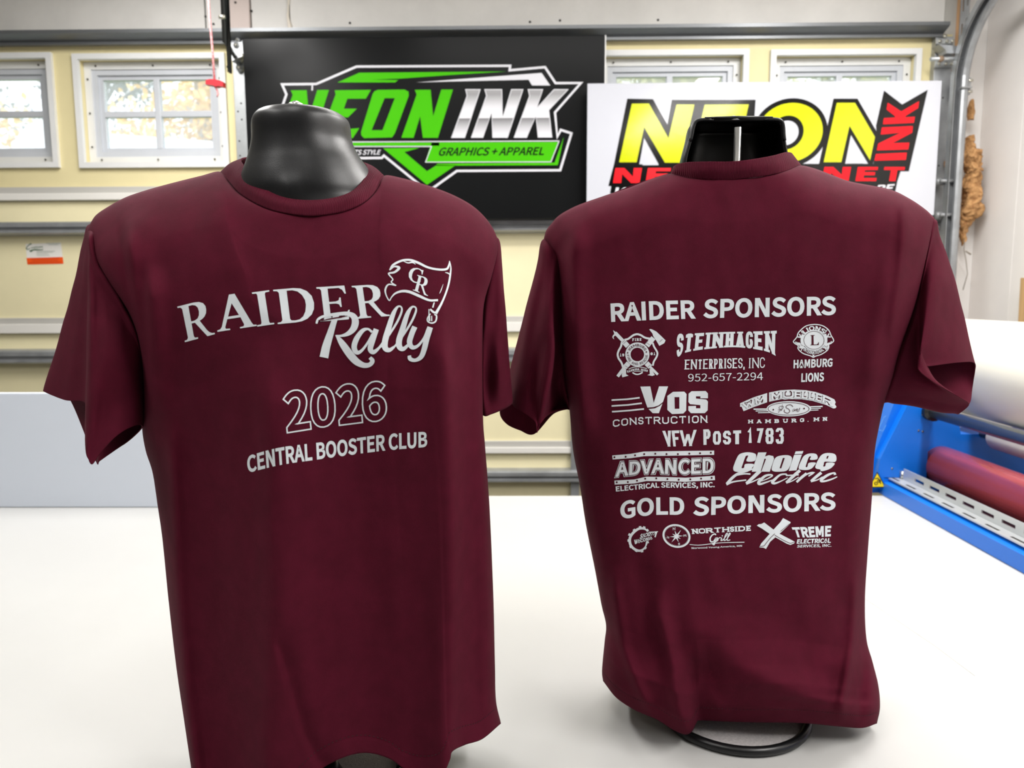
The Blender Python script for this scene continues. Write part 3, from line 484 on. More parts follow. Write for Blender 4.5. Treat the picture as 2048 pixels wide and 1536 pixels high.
def stroke_text(s, t=.2, slab=True, th=None, gap=.16, wid=.68, smooth=False, small=None):
    """shape with v in cap heights, u normalised to 0..1"""
    th = th or t
    L = []
    x = 0
    for ch in s:
        k = 1.0
        if ch == ' ':
            x += .45
            continue
        c = ch.upper()
        if small and ch.islower(): k = small
        W = WID.get(c, wid) * (wid / .68) * k
        strokes, slabs = GL[c]
        ix = t / 2 + (t * .38 if slab and slabs else 0)
        X = lambda a: x + ix + a * max(W - t, .001)
        Yf = lambda b: k * (th / 2 + b * (1 - th))
        adv = W + (t * .76 if slab and slabs else 0)
        for st in strokes:
            cl = st[-1] == 'c'
            pt = [(X(a), Yf(b)) for a, b in (st[:-1] if cl else st)]
            if smooth and len(pt) > 3:
                q = []
                m = len(pt)
                for i in range(m if cl else m - 1):
                    a, b = pt[i], pt[(i + 1) % m]
                    if not cl and i == 0: q.append(a)
                    q.append((a[0] * .75 + b[0] * .25, a[1] * .75 + b[1] * .25))
                    q.append((a[0] * .25 + b[0] * .75, a[1] * .25 + b[1] * .75))
                if not cl: q.append(pt[-1])
                pt = q
            elif len(pt) == 2 and not cl:
                # extend verticals and diagonals to the cap line
                (ax, ay), (bx, by) = pt
                if abs(ay - by) > .2 * k:
                    e = th / 2 * k
                    dx = (bx - ax) / (by - ay)
                    sg = 1 if by > ay else -1
                    if min(ay, by) < th: 
                        if ay < by: ax, ay = ax - dx * e, ay - e
                        else: bx, by = bx - dx * e, by - e
                    if max(ay, by) > k - th:
                        if ay > by: ax, ay = ax + dx * e, ay + e
                        else: bx, by = bx + dx * e, by + e
                    hw = t * math.hypot(1, dx) / 2
                    L.append(([(ax - hw, ay), (ax + hw, ay), (bx + hw, by), (bx - hw, by)], [(0, 1, 2, 3)]))
                    continue
            if len(pt) == 2 and abs(pt[0][1] - pt[1][1]) < 1e-6:
                L.append(ribbon([(min(pt[0][0], pt[1][0]) - t / 2 * (0 if c in 'A' else 1), pt[0][1]), (max(pt[0][0], pt[1][0]) + (t / 2 if c not in 'A' else 0), pt[0][1])], th))
            else:
                L.append(ribbon(pt, th if th < t else t, cl))
        if slab:
            sh = th * .6
            for a, b in slabs:
                cx = X(a)
                y0 = 0 if b < .5 else k - sh
                L.append(([(cx - t * .88, y0), (cx + t * .88, y0), (cx + t * .88, y0 + sh), (cx - t * .88, y0 + sh)], [(0, 1, 2, 3)]))
        x += adv + gap * k
    V, Fc = join_data(L)
    x0 = min(v[0] for v in V)
    x1 = max(v[0] for v in V)
    return [((a - x0) / (x1 - x0), b) for a, b in V], Fc
def stext(s, top, bot, **k):
    return warp(stroke_text(s, **k), bridge_map(top, bot))
def tf(sh, o, s):
    V, Fc = sh
    return [(o[0] + a * s, o[1] + b * s) for a, b in V], Fc

# serif capitals as outlines in a 100 unit box, y down
SERIF = {
 'R': ([[(0, 0), (50, 0), (66, 2), (78, 8), (84, 17), (85, 27), (83, 37), (77, 45), (69, 50), (60, 53), (72, 72), (80, 84), (87, 91), (95, 95), (104, 96), (104, 100), (78, 100), (44, 55), (33, 55), (33, 90), (36, 95), (46, 96), (46, 100), (0, 100), (0, 96), (9, 95), (13, 90), (13, 10), (9, 5), (0, 4)],
        [(33, 6), (45, 6), (54, 9), (60, 16), (62, 27), (60, 38), (55, 45), (45, 49), (33, 49)]], 104),
 'A': ([[(41, -2), (56, -2), (90, 88), (94, 95), (102, 96), (102, 100), (58, 100), (58, 96), (68, 95), (70, 90), (63, 68), (28, 68), (20, 90), (21, 95), (32, 96), (32, 100), (-2, 100), (-2, 96), (6, 94), (11, 88)],
        [(45, 24), (60, 61), (31, 61)]], 100),
 'I': ([[(0, 0), (50, 0), (50, 4), (38, 5), (36, 10), (36, 90), (38, 95), (50, 96), (50, 100), (0, 100), (0, 96), (12, 95), (14, 90), (14, 10), (12, 5), (0, 4)]], 50),
 'D': ([[(0, 0), (50, 0), (68, 3), (83, 12), (94, 27), (98, 48), (96, 66), (89, 81), (77, 92), (62, 98), (46, 100), (0, 100), (0, 96), (9, 95), (13, 90), (13, 10), (9, 5), (0, 4)],
        [(33, 6), (47, 6), (60, 11), (70, 22), (76, 37), (77, 52), (74, 70), (67, 84), (57, 92), (45, 94), (36, 93), (33, 88)]], 98),
 'E': ([[(0, 0), (84, 0), (86, 24), (82, 24), (76, 12), (66, 6), (33, 6), (33, 45), (53, 45), (62, 42), (65, 34), (69, 34), (69, 62), (65, 62), (62, 54), (53, 51), (33, 51), (33, 88), (37, 94), (64, 94), (78, 88), (88, 72), (92, 72), (86, 100), (0, 100), (0, 96), (9, 95), (13, 90), (13, 10), (9, 5), (0, 4)]], 92),
 'C': ([[(88, 32), (83, 32), (76, 14), (60, 6), (50, 6), (36, 12), (27, 28), (25, 50), (28, 72), (38, 87), (52, 93), (66, 92), (80, 84), (88, 74), (92, 77), (82, 92), (64, 100), (46, 101), (26, 94), (10, 78), (2, 52), (6, 26), (20, 8), (44, -1), (62, 0), (74, 4), (82, 2), (86, 2)]], 92),
 'L': ([[(0, 0), (48, 0), (48, 4), (37, 5), (34, 10), (34, 90), (38, 94), (62, 94), (76, 86), (84, 72), (88, 72), (84, 100), (0, 100), (0, 96), (9, 95), (13, 90), (13, 10), (9, 5), (0, 4)]], 88),
}
def serif(ch, q):
    """q = TL,TR,BR,BL"""
    cs, W = SERIF[ch]
    def f(x, y):
        u, v = x / W, y / 100
        a = [q[0][i] + (q[1][i] - q[0][i]) * u for i in (0, 1)]
        b = [q[3][i] + (q[2][i] - q[3][i]) * u for i in (0, 1)]
        return (a[0] + (b[0] - a[0]) * v, a[1] + (b[1] - a[1]) * v)
    return poly(*[[f(*p) for p in c] for c in cs])

def to_bm(sh, cell=None):
    V, Fc = sh
    bm = bmesh.new()
    bv = [bm.verts.new((a, b, 0)) for a, b in V]
    for f in Fc:
        if len(set(f)) > 2:
            try: bm.faces.new([bv[i] for i in f])
            except ValueError: pass
    # every island gets a hair of its own height so that overlapping strokes never share a plane
    bm.verts.ensure_lookup_table()
    seen = set(); k = 0
    for v0 in bm.verts:
        if v0 in seen: continue
        st = [v0]; seen.add(v0)
        while st:
            v = st.pop(); v.co.z = (k % 9) * 1.6e-5
            for e in v.link_edges:
                o_ = e.other_vert(v)
                if o_ not in seen: seen.add(o_); st.append(o_)
        k += 1
    if cell:
        for ax in (0, 1):
            c = [v.co[ax] for v in bm.verts]
            if not c: continue
            a, b = min(c), max(c)
            k = math.ceil(a / cell) * cell
            while k < b:
                no = (1, 0, 0) if ax == 0 else (0, 1, 0)
                co = (k, 0, 0) if ax == 0 else (0, k, 0)
                bmesh.ops.bisect_plane(bm, geom=bm.verts[:] + bm.edges[:] + bm.faces[:], dist=1e-5, plane_co=co, plane_no=no)
                k += cell
    return bm
def print_on(name, shapes, bvh, m, parent, lift=0.0006, cell=7.0, label=None):
    """a film print that lies on the cloth: every vertex sits on the cloth surface, lifted by its ink thickness"""
    bm = to_bm(join_data(shapes), cell)
    for v in bm.verts:
        d = ray(v.co.x, v.co.y).normalized()
        h = bvh.ray_cast(EYE, d)
        if h[0] is None:
            h = bvh.find_nearest(EYE + d * 0.8)
        v.co = h[0] - d * (lift + v.co.z)
    for f in bm.faces:
        f.normal_update()
        if f.normal.dot(f.calc_center_median() - EYE) > 0: f.normal_flip()
    return objb(name, bm, m, parent, smooth=True, label=label)
def on_plane(name, shapes, Yp, m, parent, thick=0.0005, label=None):
    """flat vinyl art on an upright board"""
    bm = to_bm(join_data(shapes))
    for v in bm.verts:
        q = P(v.co.x, v.co.y, Yp)
        v.co = Vector((q.x, Yp - v.co.z, q.z))
    for f in bm.faces:
        f.normal_update()
        if f.normal.y > 0: f.normal_flip()
    return objb(name, bm, m, parent, label=label)

# ================================================================== MATERIALS
M_wall = mat('wall_paint', (226, 224, 220), 0.75, noise_amt=0.16, noise_scale=2.6, bump=0.0006, bump_scale=30)
M_patch = mat('wall_patch', (206, 192, 186), 0.8, noise_amt=0.06, noise_scale=5)
M_joint = mat('joint_compound', (226, 218, 204), 0.85, noise_amt=0.12, noise_scale=20)
M_far = mat('far_wall_paint', (130, 128, 124), 0.8, noise_amt=0.1, noise_scale=2)
M_side = mat('side_wall_paint', (234, 231, 228), 0.7, noise_amt=0.05, noise_scale=3)
M_yellow = mat('door_panel_foam', (226, 214, 166), 0.62, noise_amt=0.07, noise_scale=4, rgb2=None)
M_pale = mat('door_panel_pale', (233, 224, 184), 0.62, noise_amt=0.06, noise_scale=4)
M_trim = mat('white_window_trim', (222, 223, 222), 0.5, noise_amt=0.04, noise_scale=10)
M_sash = mat('grey_white_sash', (196, 200, 206), 0.45, noise_amt=0.05, noise_scale=12)
M_rail = mat('rail_grey_white', (196, 194, 188), 0.45, metal=0.1, noise_amt=0.08, noise_scale=9, stretch=(0.2, 1, 1))
M_railw = mat('rail_white', (228, 226, 220), 0.45, noise_amt=0.06, noise_scale=9, stretch=(0.2, 1, 1))
M_galv = mat('galvanised_steel', (168, 171, 174), 0.38, metal=0.55, noise_amt=0.22, noise_scale=14, rvar=0.12)
M_galvd = mat('galvanised_steel_dull', (160, 162, 164), 0.45, metal=0.35, noise_amt=0.25, noise_scale=10, stretch=(0.15, 1, 1), rvar=0.1)
M_galvl = mat('galvanised_steel_bright', (190, 194, 196), 0.36, metal=0.6, noise_amt=0.15, noise_scale=14)
M_bolt = mat('zinc_bolt', (205, 203, 190), 0.3, metal=0.85)
M_black = mat('black_steel', (16, 16, 18), 0.4)
M_hole = mat('dark_hole', (40, 38, 36), 0.9)
M_red = mat('red_plastic', (176, 14, 34), 0.4)
M_rope = mat('red_rope', (206, 84, 92), 0.8, bump=0.0008, bump_scale=400, rgb2=(236, 190, 190), noise_scale=260)
M_signk = mat('black_sign_face', (17, 18, 19), 0.3, spec=0.1, noise_amt=0.1, noise_scale=3)
M_white = mat('white_vinyl', (206, 206, 212), 0.45)
M_green = mat('green_vinyl', (66, 176, 0), 0.5, spec=0.1)
M_vblack = mat('black_vinyl', (10, 10, 10), 0.13, spec=0.3)
M_yel = mat('yellow_vinyl', (188, 196, 0), 0.13)
M_redv = mat('red_vinyl', (222, 0, 20), 0.3, spec=0.3)
M_wood = mat('pine_wood', (206, 168, 118), 0.6, noise_amt=0.25, noise_scale=5, stretch=(8, 8, 0.6))
M_insul = mat('mineral_wool', (206, 160, 108), 0.95, rgb2=(150, 106, 64), noise_scale=60, bump=0.004, bump_scale=120)
M_table = mat('white_laminate_top', (192, 192, 190), 0.33, noise_amt=0.035, noise_scale=2.2, rvar=0.08)
M_board = mat('blue_white_board', (206, 213, 224), 0.5)
M_blue = mat('blue_powder_coat', (4, 108, 214), 0.35, noise_amt=0.05, noise_scale=4)
M_roller = mat('red_rubber_roller', (186, 78, 84), 0.25, noise_amt=0.12, noise_scale=6, coat=0.4)
M_film = mat('white_film_roll', (226, 224, 214), 0.4, noise_amt=0.03, noise_scale=3)
M_alu = mat('aluminium', (196, 200, 204), 0.33, metal=0.55)
M_steelr = mat('steel_shaft', (120, 126, 134), 0.25, metal=0.9)
M_mann = mat('black_plastic_form', (20, 21, 23), 0.38, bump=0.00009, bump_scale=1300, spec=0.5)
M_mannin = mat('black_plastic_inside', (7, 8, 9), 0.3)
M_ringk = mat('black_rubber_ring', (14, 15, 17), 0.35)
M_disc = mat('grey_felt_base', (205, 200, 200), 0.9, noise_amt=0.2, noise_scale=300, bump=0.0006, bump_scale=500)
M_chrome = mat('chrome_rod', (190, 190, 188), 0.25, metal=0.85)
M_print = mat('white_heat_print', (224, 230, 235), 0.6)
M_floor = mat('concrete_floor', (120, 118, 114), 0.8, noise_amt=0.2, noise_scale=3)
M_ceil = mat('ceiling_paint', (225, 224, 221), 0.8)
M_label_w = mat('label_white', (232, 230, 224), 0.5)
M_label_o = mat('label_orange', (238, 84, 12), 0.5)
M_label_g = mat('label_green', (70, 104, 76), 0.5)
M_label_t = mat('label_grey_text', (178, 184, 174), 0.5)
M_label_r = mat('label_dark_orange', (206, 62, 8), 0.5)
M_warn = mat('warning_yellow', (244, 214, 0), 0.4)

def fabric(name, rgb, rgb2, rib=False):
    m = mat(name, rgb, 0.88, rgb2=rgb2, noise_scale=45, spec=0.12)
    nt = m.node_tree
    b = nt.nodes['Principled BSDF']
    tc = nt.nodes.new('ShaderNodeTexCoord')
    n = nt.nodes.new('ShaderNodeTexNoise')
    n.inputs['Scale'].default_value = 1700
    n.inputs['Detail'].default_value = 2
    nt.links.new(tc.outputs['Object'], n.inputs['Vector'])
    bp = nt.nodes.new('ShaderNodeBump')
    bp.inputs['Distance'].default_value = 0.0002
    nt.links.new(n.outputs['Fac'], bp.inputs['Height'])
    if rib:
        wv = nt.nodes.new('ShaderNodeTexWave')
        wv.inputs['Scale'].default_value = 190
        wv.bands_direction = 'X'
        nt.links.new(tc.outputs['Object'], wv.inputs['Vector'])
        bp2 = nt.nodes.new('ShaderNodeBump')
        bp2.inputs['Distance'].default_value = 0.0005
        nt.links.new(wv.outputs['Fac'], bp2.inputs['Height'])
        nt.links.new(bp.outputs[0], bp2.inputs['Normal'])
        bp = bp2
    nt.links.new(bp.outputs[0], b.inputs['Normal'])
    return m
M_fab = fabric('maroon_jersey', (83, 17, 37), (76, 15, 33))
M_rib = fabric('maroon_rib', (83, 17, 37), (76, 15, 33), True)
M_fabdark = fabric('maroon_knockout', (78, 24, 38), (70, 20, 34))
M_stitch = mat('maroon_thread', (58, 12, 26), 0.9)

# silver lettering: printed gradient of the sign
M_silver = mat('silver_gradient_vinyl', (200, 200, 205), 0.4)
def setup_silver(z_top, z_mid, z_bot):
    nt = M_silver.node_tree
    b = nt.nodes['Principled BSDF']
    g = nt.nodes.new('ShaderNodeNewGeometry')
    s = nt.nodes.new('ShaderNodeSeparateXYZ')
    mr = nt.nodes.new('ShaderNodeMapRange')
    mr.inputs['From Min'].default_value = z_bot
    mr.inputs['From Max'].default_value = z_top
    r = nt.nodes.new('ShaderNodeValToRGB')
    nt.links.new(g.outputs['Position'], s.inputs[0])
    nt.links.new(s.outputs['Z'], mr.inputs[0])
    nt.links.new(mr.outputs[0], r.inputs[0])
    f = (z_mid - z_bot) / (z_top - z_bot)
    e = r.color_ramp.elements
    e[0].position = 0; e[0].color = lin((222, 222, 228)) + (1,)
    e[1].position = 1; e[1].color = lin((150, 150, 152)) + (1,)
    for p, c in ((f * .45, (190, 190, 195)), (f - .01, (112, 112, 114)), (f + .01, (228, 228, 234)), (f + .25, (205, 205, 210)), (.9, (140, 140, 142))):
        x = e.new(p)
        x.color = lin(c) + (1,)
    nt.links.new(r.outputs[0], b.inputs['Base Color'])
# fine vertical flutes of the corrugated plastic board
def corrugated(m):
    nt = m.node_tree
    b = nt.nodes['Principled BSDF']
    tc = nt.nodes.new('ShaderNodeTexCoord')
    wv = nt.nodes.new('ShaderNodeTexWave')
    wv.inputs['Scale'].default_value = 60
    wv.bands_direction = 'X'
    nt.links.new(tc.outputs['Object'], wv.inputs['Vector'])
    bp = nt.nodes.new('ShaderNodeBump')
    bp.inputs['Distance'].default_value = 0.00008
    nt.links.new(wv.outputs['Fac'], bp.inputs['Height'])
    nt.links.new(bp.outputs[0], b.inputs['Normal'])
M_coro = mat('corrugated_white_plastic', (190, 192, 200), 0.13)
for _m in (M_coro, M_vblack, M_yel): corrugated(_m)
# window glass: clear, with a translucent veil mixed in to imitate glare haze
M_glass = bpy.data.materials.new('hazy_glass')
M_glass.use_nodes = True
_nt = M_glass.node_tree
for _n in list(_nt.nodes): _nt.nodes.remove(_n)
_o = _nt.nodes.new('ShaderNodeOutputMaterial')
_t = _nt.nodes.new('ShaderNodeBsdfTransparent')
_d = _nt.nodes.new('ShaderNodeBsdfTranslucent'); _d.inputs[0].default_value = (0.9, 0.92, 0.95, 1)
_g = _nt.nodes.new('ShaderNodeBsdfGlossy'); _g.inputs['Roughness'].default_value = 0.02
_m1 = _nt.nodes.new('ShaderNodeMixShader'); _m1.inputs[0].default_value = 0.42
_fr = _nt.nodes.new('ShaderNodeFresnel'); _fr.inputs[0].default_value = 1.5
_m2 = _nt.nodes.new('ShaderNodeMixShader')
_nt.links.new(_t.outputs[0], _m1.inputs[1]); _nt.links.new(_d.outputs[0], _m1.inputs[2])
_nt.links.new(_fr.outputs[0], _m2.inputs[0])
_nt.links.new(_m1.outputs[0], _m2.inputs[1]); _nt.links.new(_g.outputs[0], _m2.inputs[2])
_nt.links.new(_m2.outputs[0], _o.inputs[0])

# ================================================================== ROOM
YD = 3.0            # inner face of the garage door
XW = 1.80           # right wall
ZC = 2.75
XL = -3.2
box('floor', XL, XW + .1, -3.0, YD + .4, -0.1, 0, M_floor, bev=0, kind='structure')
box('ceiling', XL, XW + .1, -3.0, YD + .25, ZC, ZC + .1, M_ceil, bev=0, kind='structure')
box('wall_left', XL - .1, XL, -3.0, YD + .25, 0, ZC, M_far, bev=0, kind='structure')
box('wall_rear', XL - .1, XW + .2, -3.1, -3.0, 0, ZC, M_far, bev=0, kind='structure')
wr = empty('wall_right', (XW, 1, 0), kind='structure')
ys = PX(2040, 300, XW).y
box('drywall_sheet', XW, XW + .1, ys, YD + .3, 0, ZC, M_side, wr, bev=0.001)
box('drywall_sheet', XW + .001, XW + .1, -3.0, ys - .0008, 0, ZC, M_side, wr, bev=0.001)

# header wall above the door
zt = P(1000, 54, YD - .02).z
wb = empty('wall_back', (0, YD, zt), kind='structure')
hx0 = P(500, 30, YD).x
hx1 = P(410, 30, YD).x
hx2 = P(578, 30, YD).x
hxR = P(1889, 30, YD).x
hxa = P(452, 30, YD).x
box('drywall_sheet', XL, hx1 - .002, YD, YD + .2, zt - .04, ZC, M_wall, wb, bev=0.002)
box('drywall_sheet', hx1 + .003, hxa, YD + .001, YD + .2, zt - .04, ZC, M_wall, wb, bev=0.002)
box('drywall_sheet', hx0 + .004, hx2 - .004, YD + .002, YD + .2, zt - .04, ZC, M_wall, wb, bev=0.004)
box('drywall_sheet', hx2 + .004, hxR, YD, YD + .2, zt - .04, ZC, M_wall, wb, bev=0.002)
box('cover_board', hxa, hx0, YD - .008, YD + .2, zt - .04, ZC, M_patch, wb, bev=0.004, label='pinkish patch board')
c = []
for i in range(14):
    z = zt - .03 + i * .04
    c.append((hx2 + .004 * math.sin(i * 2.1), YD - .003, z))
tube('crack_filler', c, [.006 + .003 * math.sin(i * 1.7) for i in range(14)], M_joint, wb, n=6)
for px, py in ((471, 5), (411, 33), (427, 48), (503, 22), (1060, 44), (1120, 41), (700, 46), (1316, 40)):
    q = P(px, py, YD - (.008 if 452 < px < 500 else 0))
    tube('screw_head', [q + Vector((0, .001, 0)), q - Vector((0, .0015, 0))], .0045, M_hole, wb, n=8)
# jamb beside the door: wall stub, wooden jamb
zj = zt
box('jamb_wall', hxR + .002, P(1909, 60, YD + .03).x, YD + .02, YD + .25, 0, ZC, M_rail, wb, bev=0.002)
box('jamb_wall', P(1918, 60, YD + .04).x, XW, YD + .06, YD + .25, 0, ZC, M_side, wb, bev=0.002)
box('wooden_jamb', P(1909, 60, YD + .03).x, P(1918, 60, YD + .03).x, YD + .01, YD + .25, 0, ZC, mat('orange_pine', (222, 176, 130), .6, noise_amt=.2, noise_scale=5, stretch=(6, 6, .5)), wb, bev=0.001)

# ------------------------------------------------------------------ garage door
def cells(bm, x0, x1, z0, z1, holes, y0, y1):
    xs = sorted({x0, x1} | {h[0] for h in holes} | {h[1] for h in holes})
    zs = sorted({z0, z1} | {h[2] for h in holes} | {h[3] for h in holes})
    vd = {}
    def V(x, y, z):
        k = (round(x, 5), round(y, 5), round(z, 5))
        if k not in vd: vd[k] = bm.verts.new((x, y, z))
        return vd[k]
    def solid(i, j):
        if i < 0 or j < 0 or i >= len(xs) - 1 or j >= len(zs) - 1: return False
        cx, cz = (xs[i] + xs[i + 1]) / 2, (zs[j] + zs[j + 1]) / 2
        return not any(h[0] < cx < h[1] and h[2] < cz < h[3] for h in holes)
    for i in range(len(xs) - 1):
        for j in range(len(zs) - 1):
            if not solid(i, j): continue
            a, b, c, d = xs[i], xs[i + 1], zs[j], zs[j + 1]
            bm.faces.new([V(a, y0, c), V(b, y0, c), V(b, y0, d), V(a, y0, d)])
            bm.faces.new([V(a, y1, d), V(b, y1, d), V(b, y1, c), V(a, y1, c)])
            if not solid(i - 1, j): bm.faces.new([V(a, y0, d), V(a, y1, d), V(a, y1, c), V(a, y0, c)])
            if not solid(i + 1, j): bm.faces.new([V(b, y0, c), V(b, y1, c), V(b, y1, d), V(b, y0, d)])
            if not solid(i, j - 1): bm.faces.new([V(a, y0, c), V(a, y1, c), V(b, y1, c), V(b, y0, c)])
            if not solid(i, j + 1): bm.faces.new([V(b, y0, d), V(b, y1, d), V(a, y1, d), V(a, y0, d)])
ZP = lambda y, Y=YD, x=1000: P(x, y, Y).z
door = empty('door_1', (0, YD, 0), kind='structure')
dx0, dx1 = XL + .2, P(1903, 100, YD).x
WIN = []
for (xa, ya, xb, yb) in ((-205, 108, 105.5, 337), (147, 108, 451, 336), (1192, 101, 1497, 330), (1540, 100, 1841, 329)):
    a = P(xa, ya, YD); b = P(xb, ya, YD); z0 = P((xa + xb) / 2, yb, YD).z
    WIN.append((a.x, b.x, z0, P((xa + xb) / 2, ya, YD).z))
zs = [ZP(76), ZP(397), ZP(663), ZP(905), ZP(1175), 0.02]
for i in range(5):
    bm = bmesh.new()
    holes = [(q[0] + .020, q[1] - .020, q[2] + .020, q[3] - .020) for q in WIN] if i == 0 else []
    cells(bm, dx0, dx1, zs[i + 1] + .002, zs[i] - .002, holes, YD, YD + .045)
    objb('door_section', bm, M_yellow if i == 0 else M_pale, door)
# rails: a grey upper lip and a white lower lip at each joint
for k, (ya, yb, yc) in enumerate(((369, 382, 396), (632, 644, 663), (881, 893, 905))):
    box('joint_rail', dx0, dx1, YD - .012, YD + .004, ZP(ya), ZP(yb), M_rail, door, bev=.002)
    box('joint_lip', dx0, dx1, YD - .020, YD + .004, ZP(yb), ZP(yc), M_railw, door, bev=.003)
# hat section struts
def strut(ya, yb, Y=YD - .05, m=M_galv):
    z1, z0 = P(1000, ya, Y).z, P(1000, yb, Y).z
    h = z1 - z0
    pr = [(YD, z1 + .004), (YD - .004, z1 + .004), (Y + .008, z1), (Y, z1 - h * .12), (Y, z1 - h * .42), (Y + .014, z1 - h * .5), (Y + .014, z1 - h * .62),
          (Y, z1 - h * .7), (Y, z1 - h * .9), (Y + .01, z0), (YD - .004, z0 - .004), (YD, z0 - .004)]
    extrude_profile('reinforcing_strut', pr, dx0, dx1 + .01, m, door)
for a, b in ((438, 463), (698, 725), (943, 966), (1210, 1236)): strut(a, b)
# top angle beam
Yb = YD - .075
z1, z2, z3, z4 = P(1000, 51, Yb).z, P(1000, 58, Yb).z, P(1000, 70, Yb + .03).z, P(1000, 82, YD - .03).z
pr = [(YD, z1 + .01), (Yb, z1), (Yb, z2), (Yb + .008, z2 - .004), (YD - .03, z3 - .006), (YD - .03, z3 - .018), (YD - .036, z3 - .018), (YD - .036, z4), (YD - .028, z4), (YD, z4 + .004)]
extrude_profile('top_beam', pr, dx0, P(1900, 60, Yb).x, mat('galvanised_beam', (128, 131, 134), 0.42, metal=0.5, noise_amt=0.35, noise_scale=7, stretch=(0.15, 1, 1), rvar=0.15), door)
# stiles with punched holes
def stile(pxa, pxb, py, zb, name='door_stile', m=M_galv):
    a, b = P(pxa, py, YD - .03).x, P(pxb, py, YD - .03).x
    o = box(name, a, b, YD - .03, YD, zb, z4 + .002, m, door, bev=.002)
    r = random.Random(int(pxa))
    z = z4 - .22
    L = []
    while z > zs[1]:
        q = Vector((a + (b - a) * r.choice((.3, .6)), YD - .0302, z))
        L.append(tube_data([q, q - Vector((0, .0006, 0))], .0035, 8))
        z -= r.choice((.03, .055, .08))
    V, Fc = join_data(L)
    hs = obj('punched_holes', V, Fc, M_hole, o, kind='stuff')
    return o
stile(464, 487, 110, 0.03, m=M_galvl)
stile(1146, 1164, 110, 0.03)
stile(1870, 1905, 110, 0.03)
# centre top bracket with bolts, the lift arm is fixed here
br = empty('arm_bracket', P(474, 100, YD - .05), parent=door)
def plate(name, quad, Y, th, m, parent):
    V = [P(x, y, Y) for x, y in quad]
    V2 = [v + Vector((0, th, 0)) for v in V]
    n = len(V)
    Fc = [tuple(range(n))[::-1], tuple(range(n, 2 * n))] + [(i, (i + 1) % n, (i + 1) % n + n, i + n) for i in range(n)]
    return obj(name, V + V2, Fc, m, parent)
plate('bracket_plate', [(460, 86), (484, 84), (487, 112), (482, 124), (469, 124), (463, 108)], YD - .045, .008, M_galvl, br)
plate('bracket_tab', [(462, 108), (484, 106), (485, 112), (464, 122)], YD - .075, .03, M_galvl, br)
for px, py, r in ((472, 90, .008), (474, 79, .005), (478, 135, .009)):
    q = P(px, py, YD - .05)
    tube('washer', [q + Vector((0, .018, 0)), q + Vector((0, .003, 0))], r * 1.5, M_galvl, br, n=16)
    tube('bolt_head', [q + Vector((0, .004, 0)), q - Vector((0, .006, 0))], r * .7, M_bolt, br, n=6)
# right top bracket
rb = empty('roller_bracket', P(1890, 90, YD - .06), parent=door)
yb_ = YD - .04
plate('bracket_plate', [(1872, 78), (1908, 77), (1908, 87), (1872, 88)], yb_, .006, M_galvl, rb)
plate('bracket_plate', [(1870, 122), (1906, 121), (1906, 134), (1869, 135)], yb_, .006, M_galvl, rb)
for px, py in ((1879, 83), (1893, 83), (1904, 83), (1877, 128), (1891, 128), (1902, 128), (1889, 73)):
    q = P(px, py, yb_)
    tube('bolt_head', [q, q - Vector((0, .007, 0))], .006, M_bolt, rb, n=6)
a = P(1875, 90, yb_ - .04); b = P(1924, 108, yb_ - .04)
pr = [(a.x, a.z), (b.x - .02, a.z - .008), (b.x, b.z + .012), (b.x, b.z), (a.x + .028, b.z), (a.x + .026, b.z + .012)]
extrude_profile('bracket_box', pr, yb_ - .05, yb_, M_galv, rb, axis='y')
a = P(1861, 118, yb_ - .045); b = P(1931, 117, yb_ - .045)
tube('roller_stem', [a, b], .0075, M_galvl, rb, n=12)
tube('roller_nut', [a + Vector((.03, 0, 0)), a + Vector((.045, 0, 0))], .011, mat('rusty_nut', (140, 118, 96), .7), rb, n=6)
# lower rollers
for py in (362, 430):
    a = P(1880, py, yb_ - .045); b = P(1914, py, yb_ - .045)
    tube('roller_stem', [a, b], .007, M_galvd, rb, n=10)
    tube('roller_hinge', [a + Vector((-.01, .02, 0)), a + Vector((.02, .02, 0))], .016, M_galvd, rb, n=10)

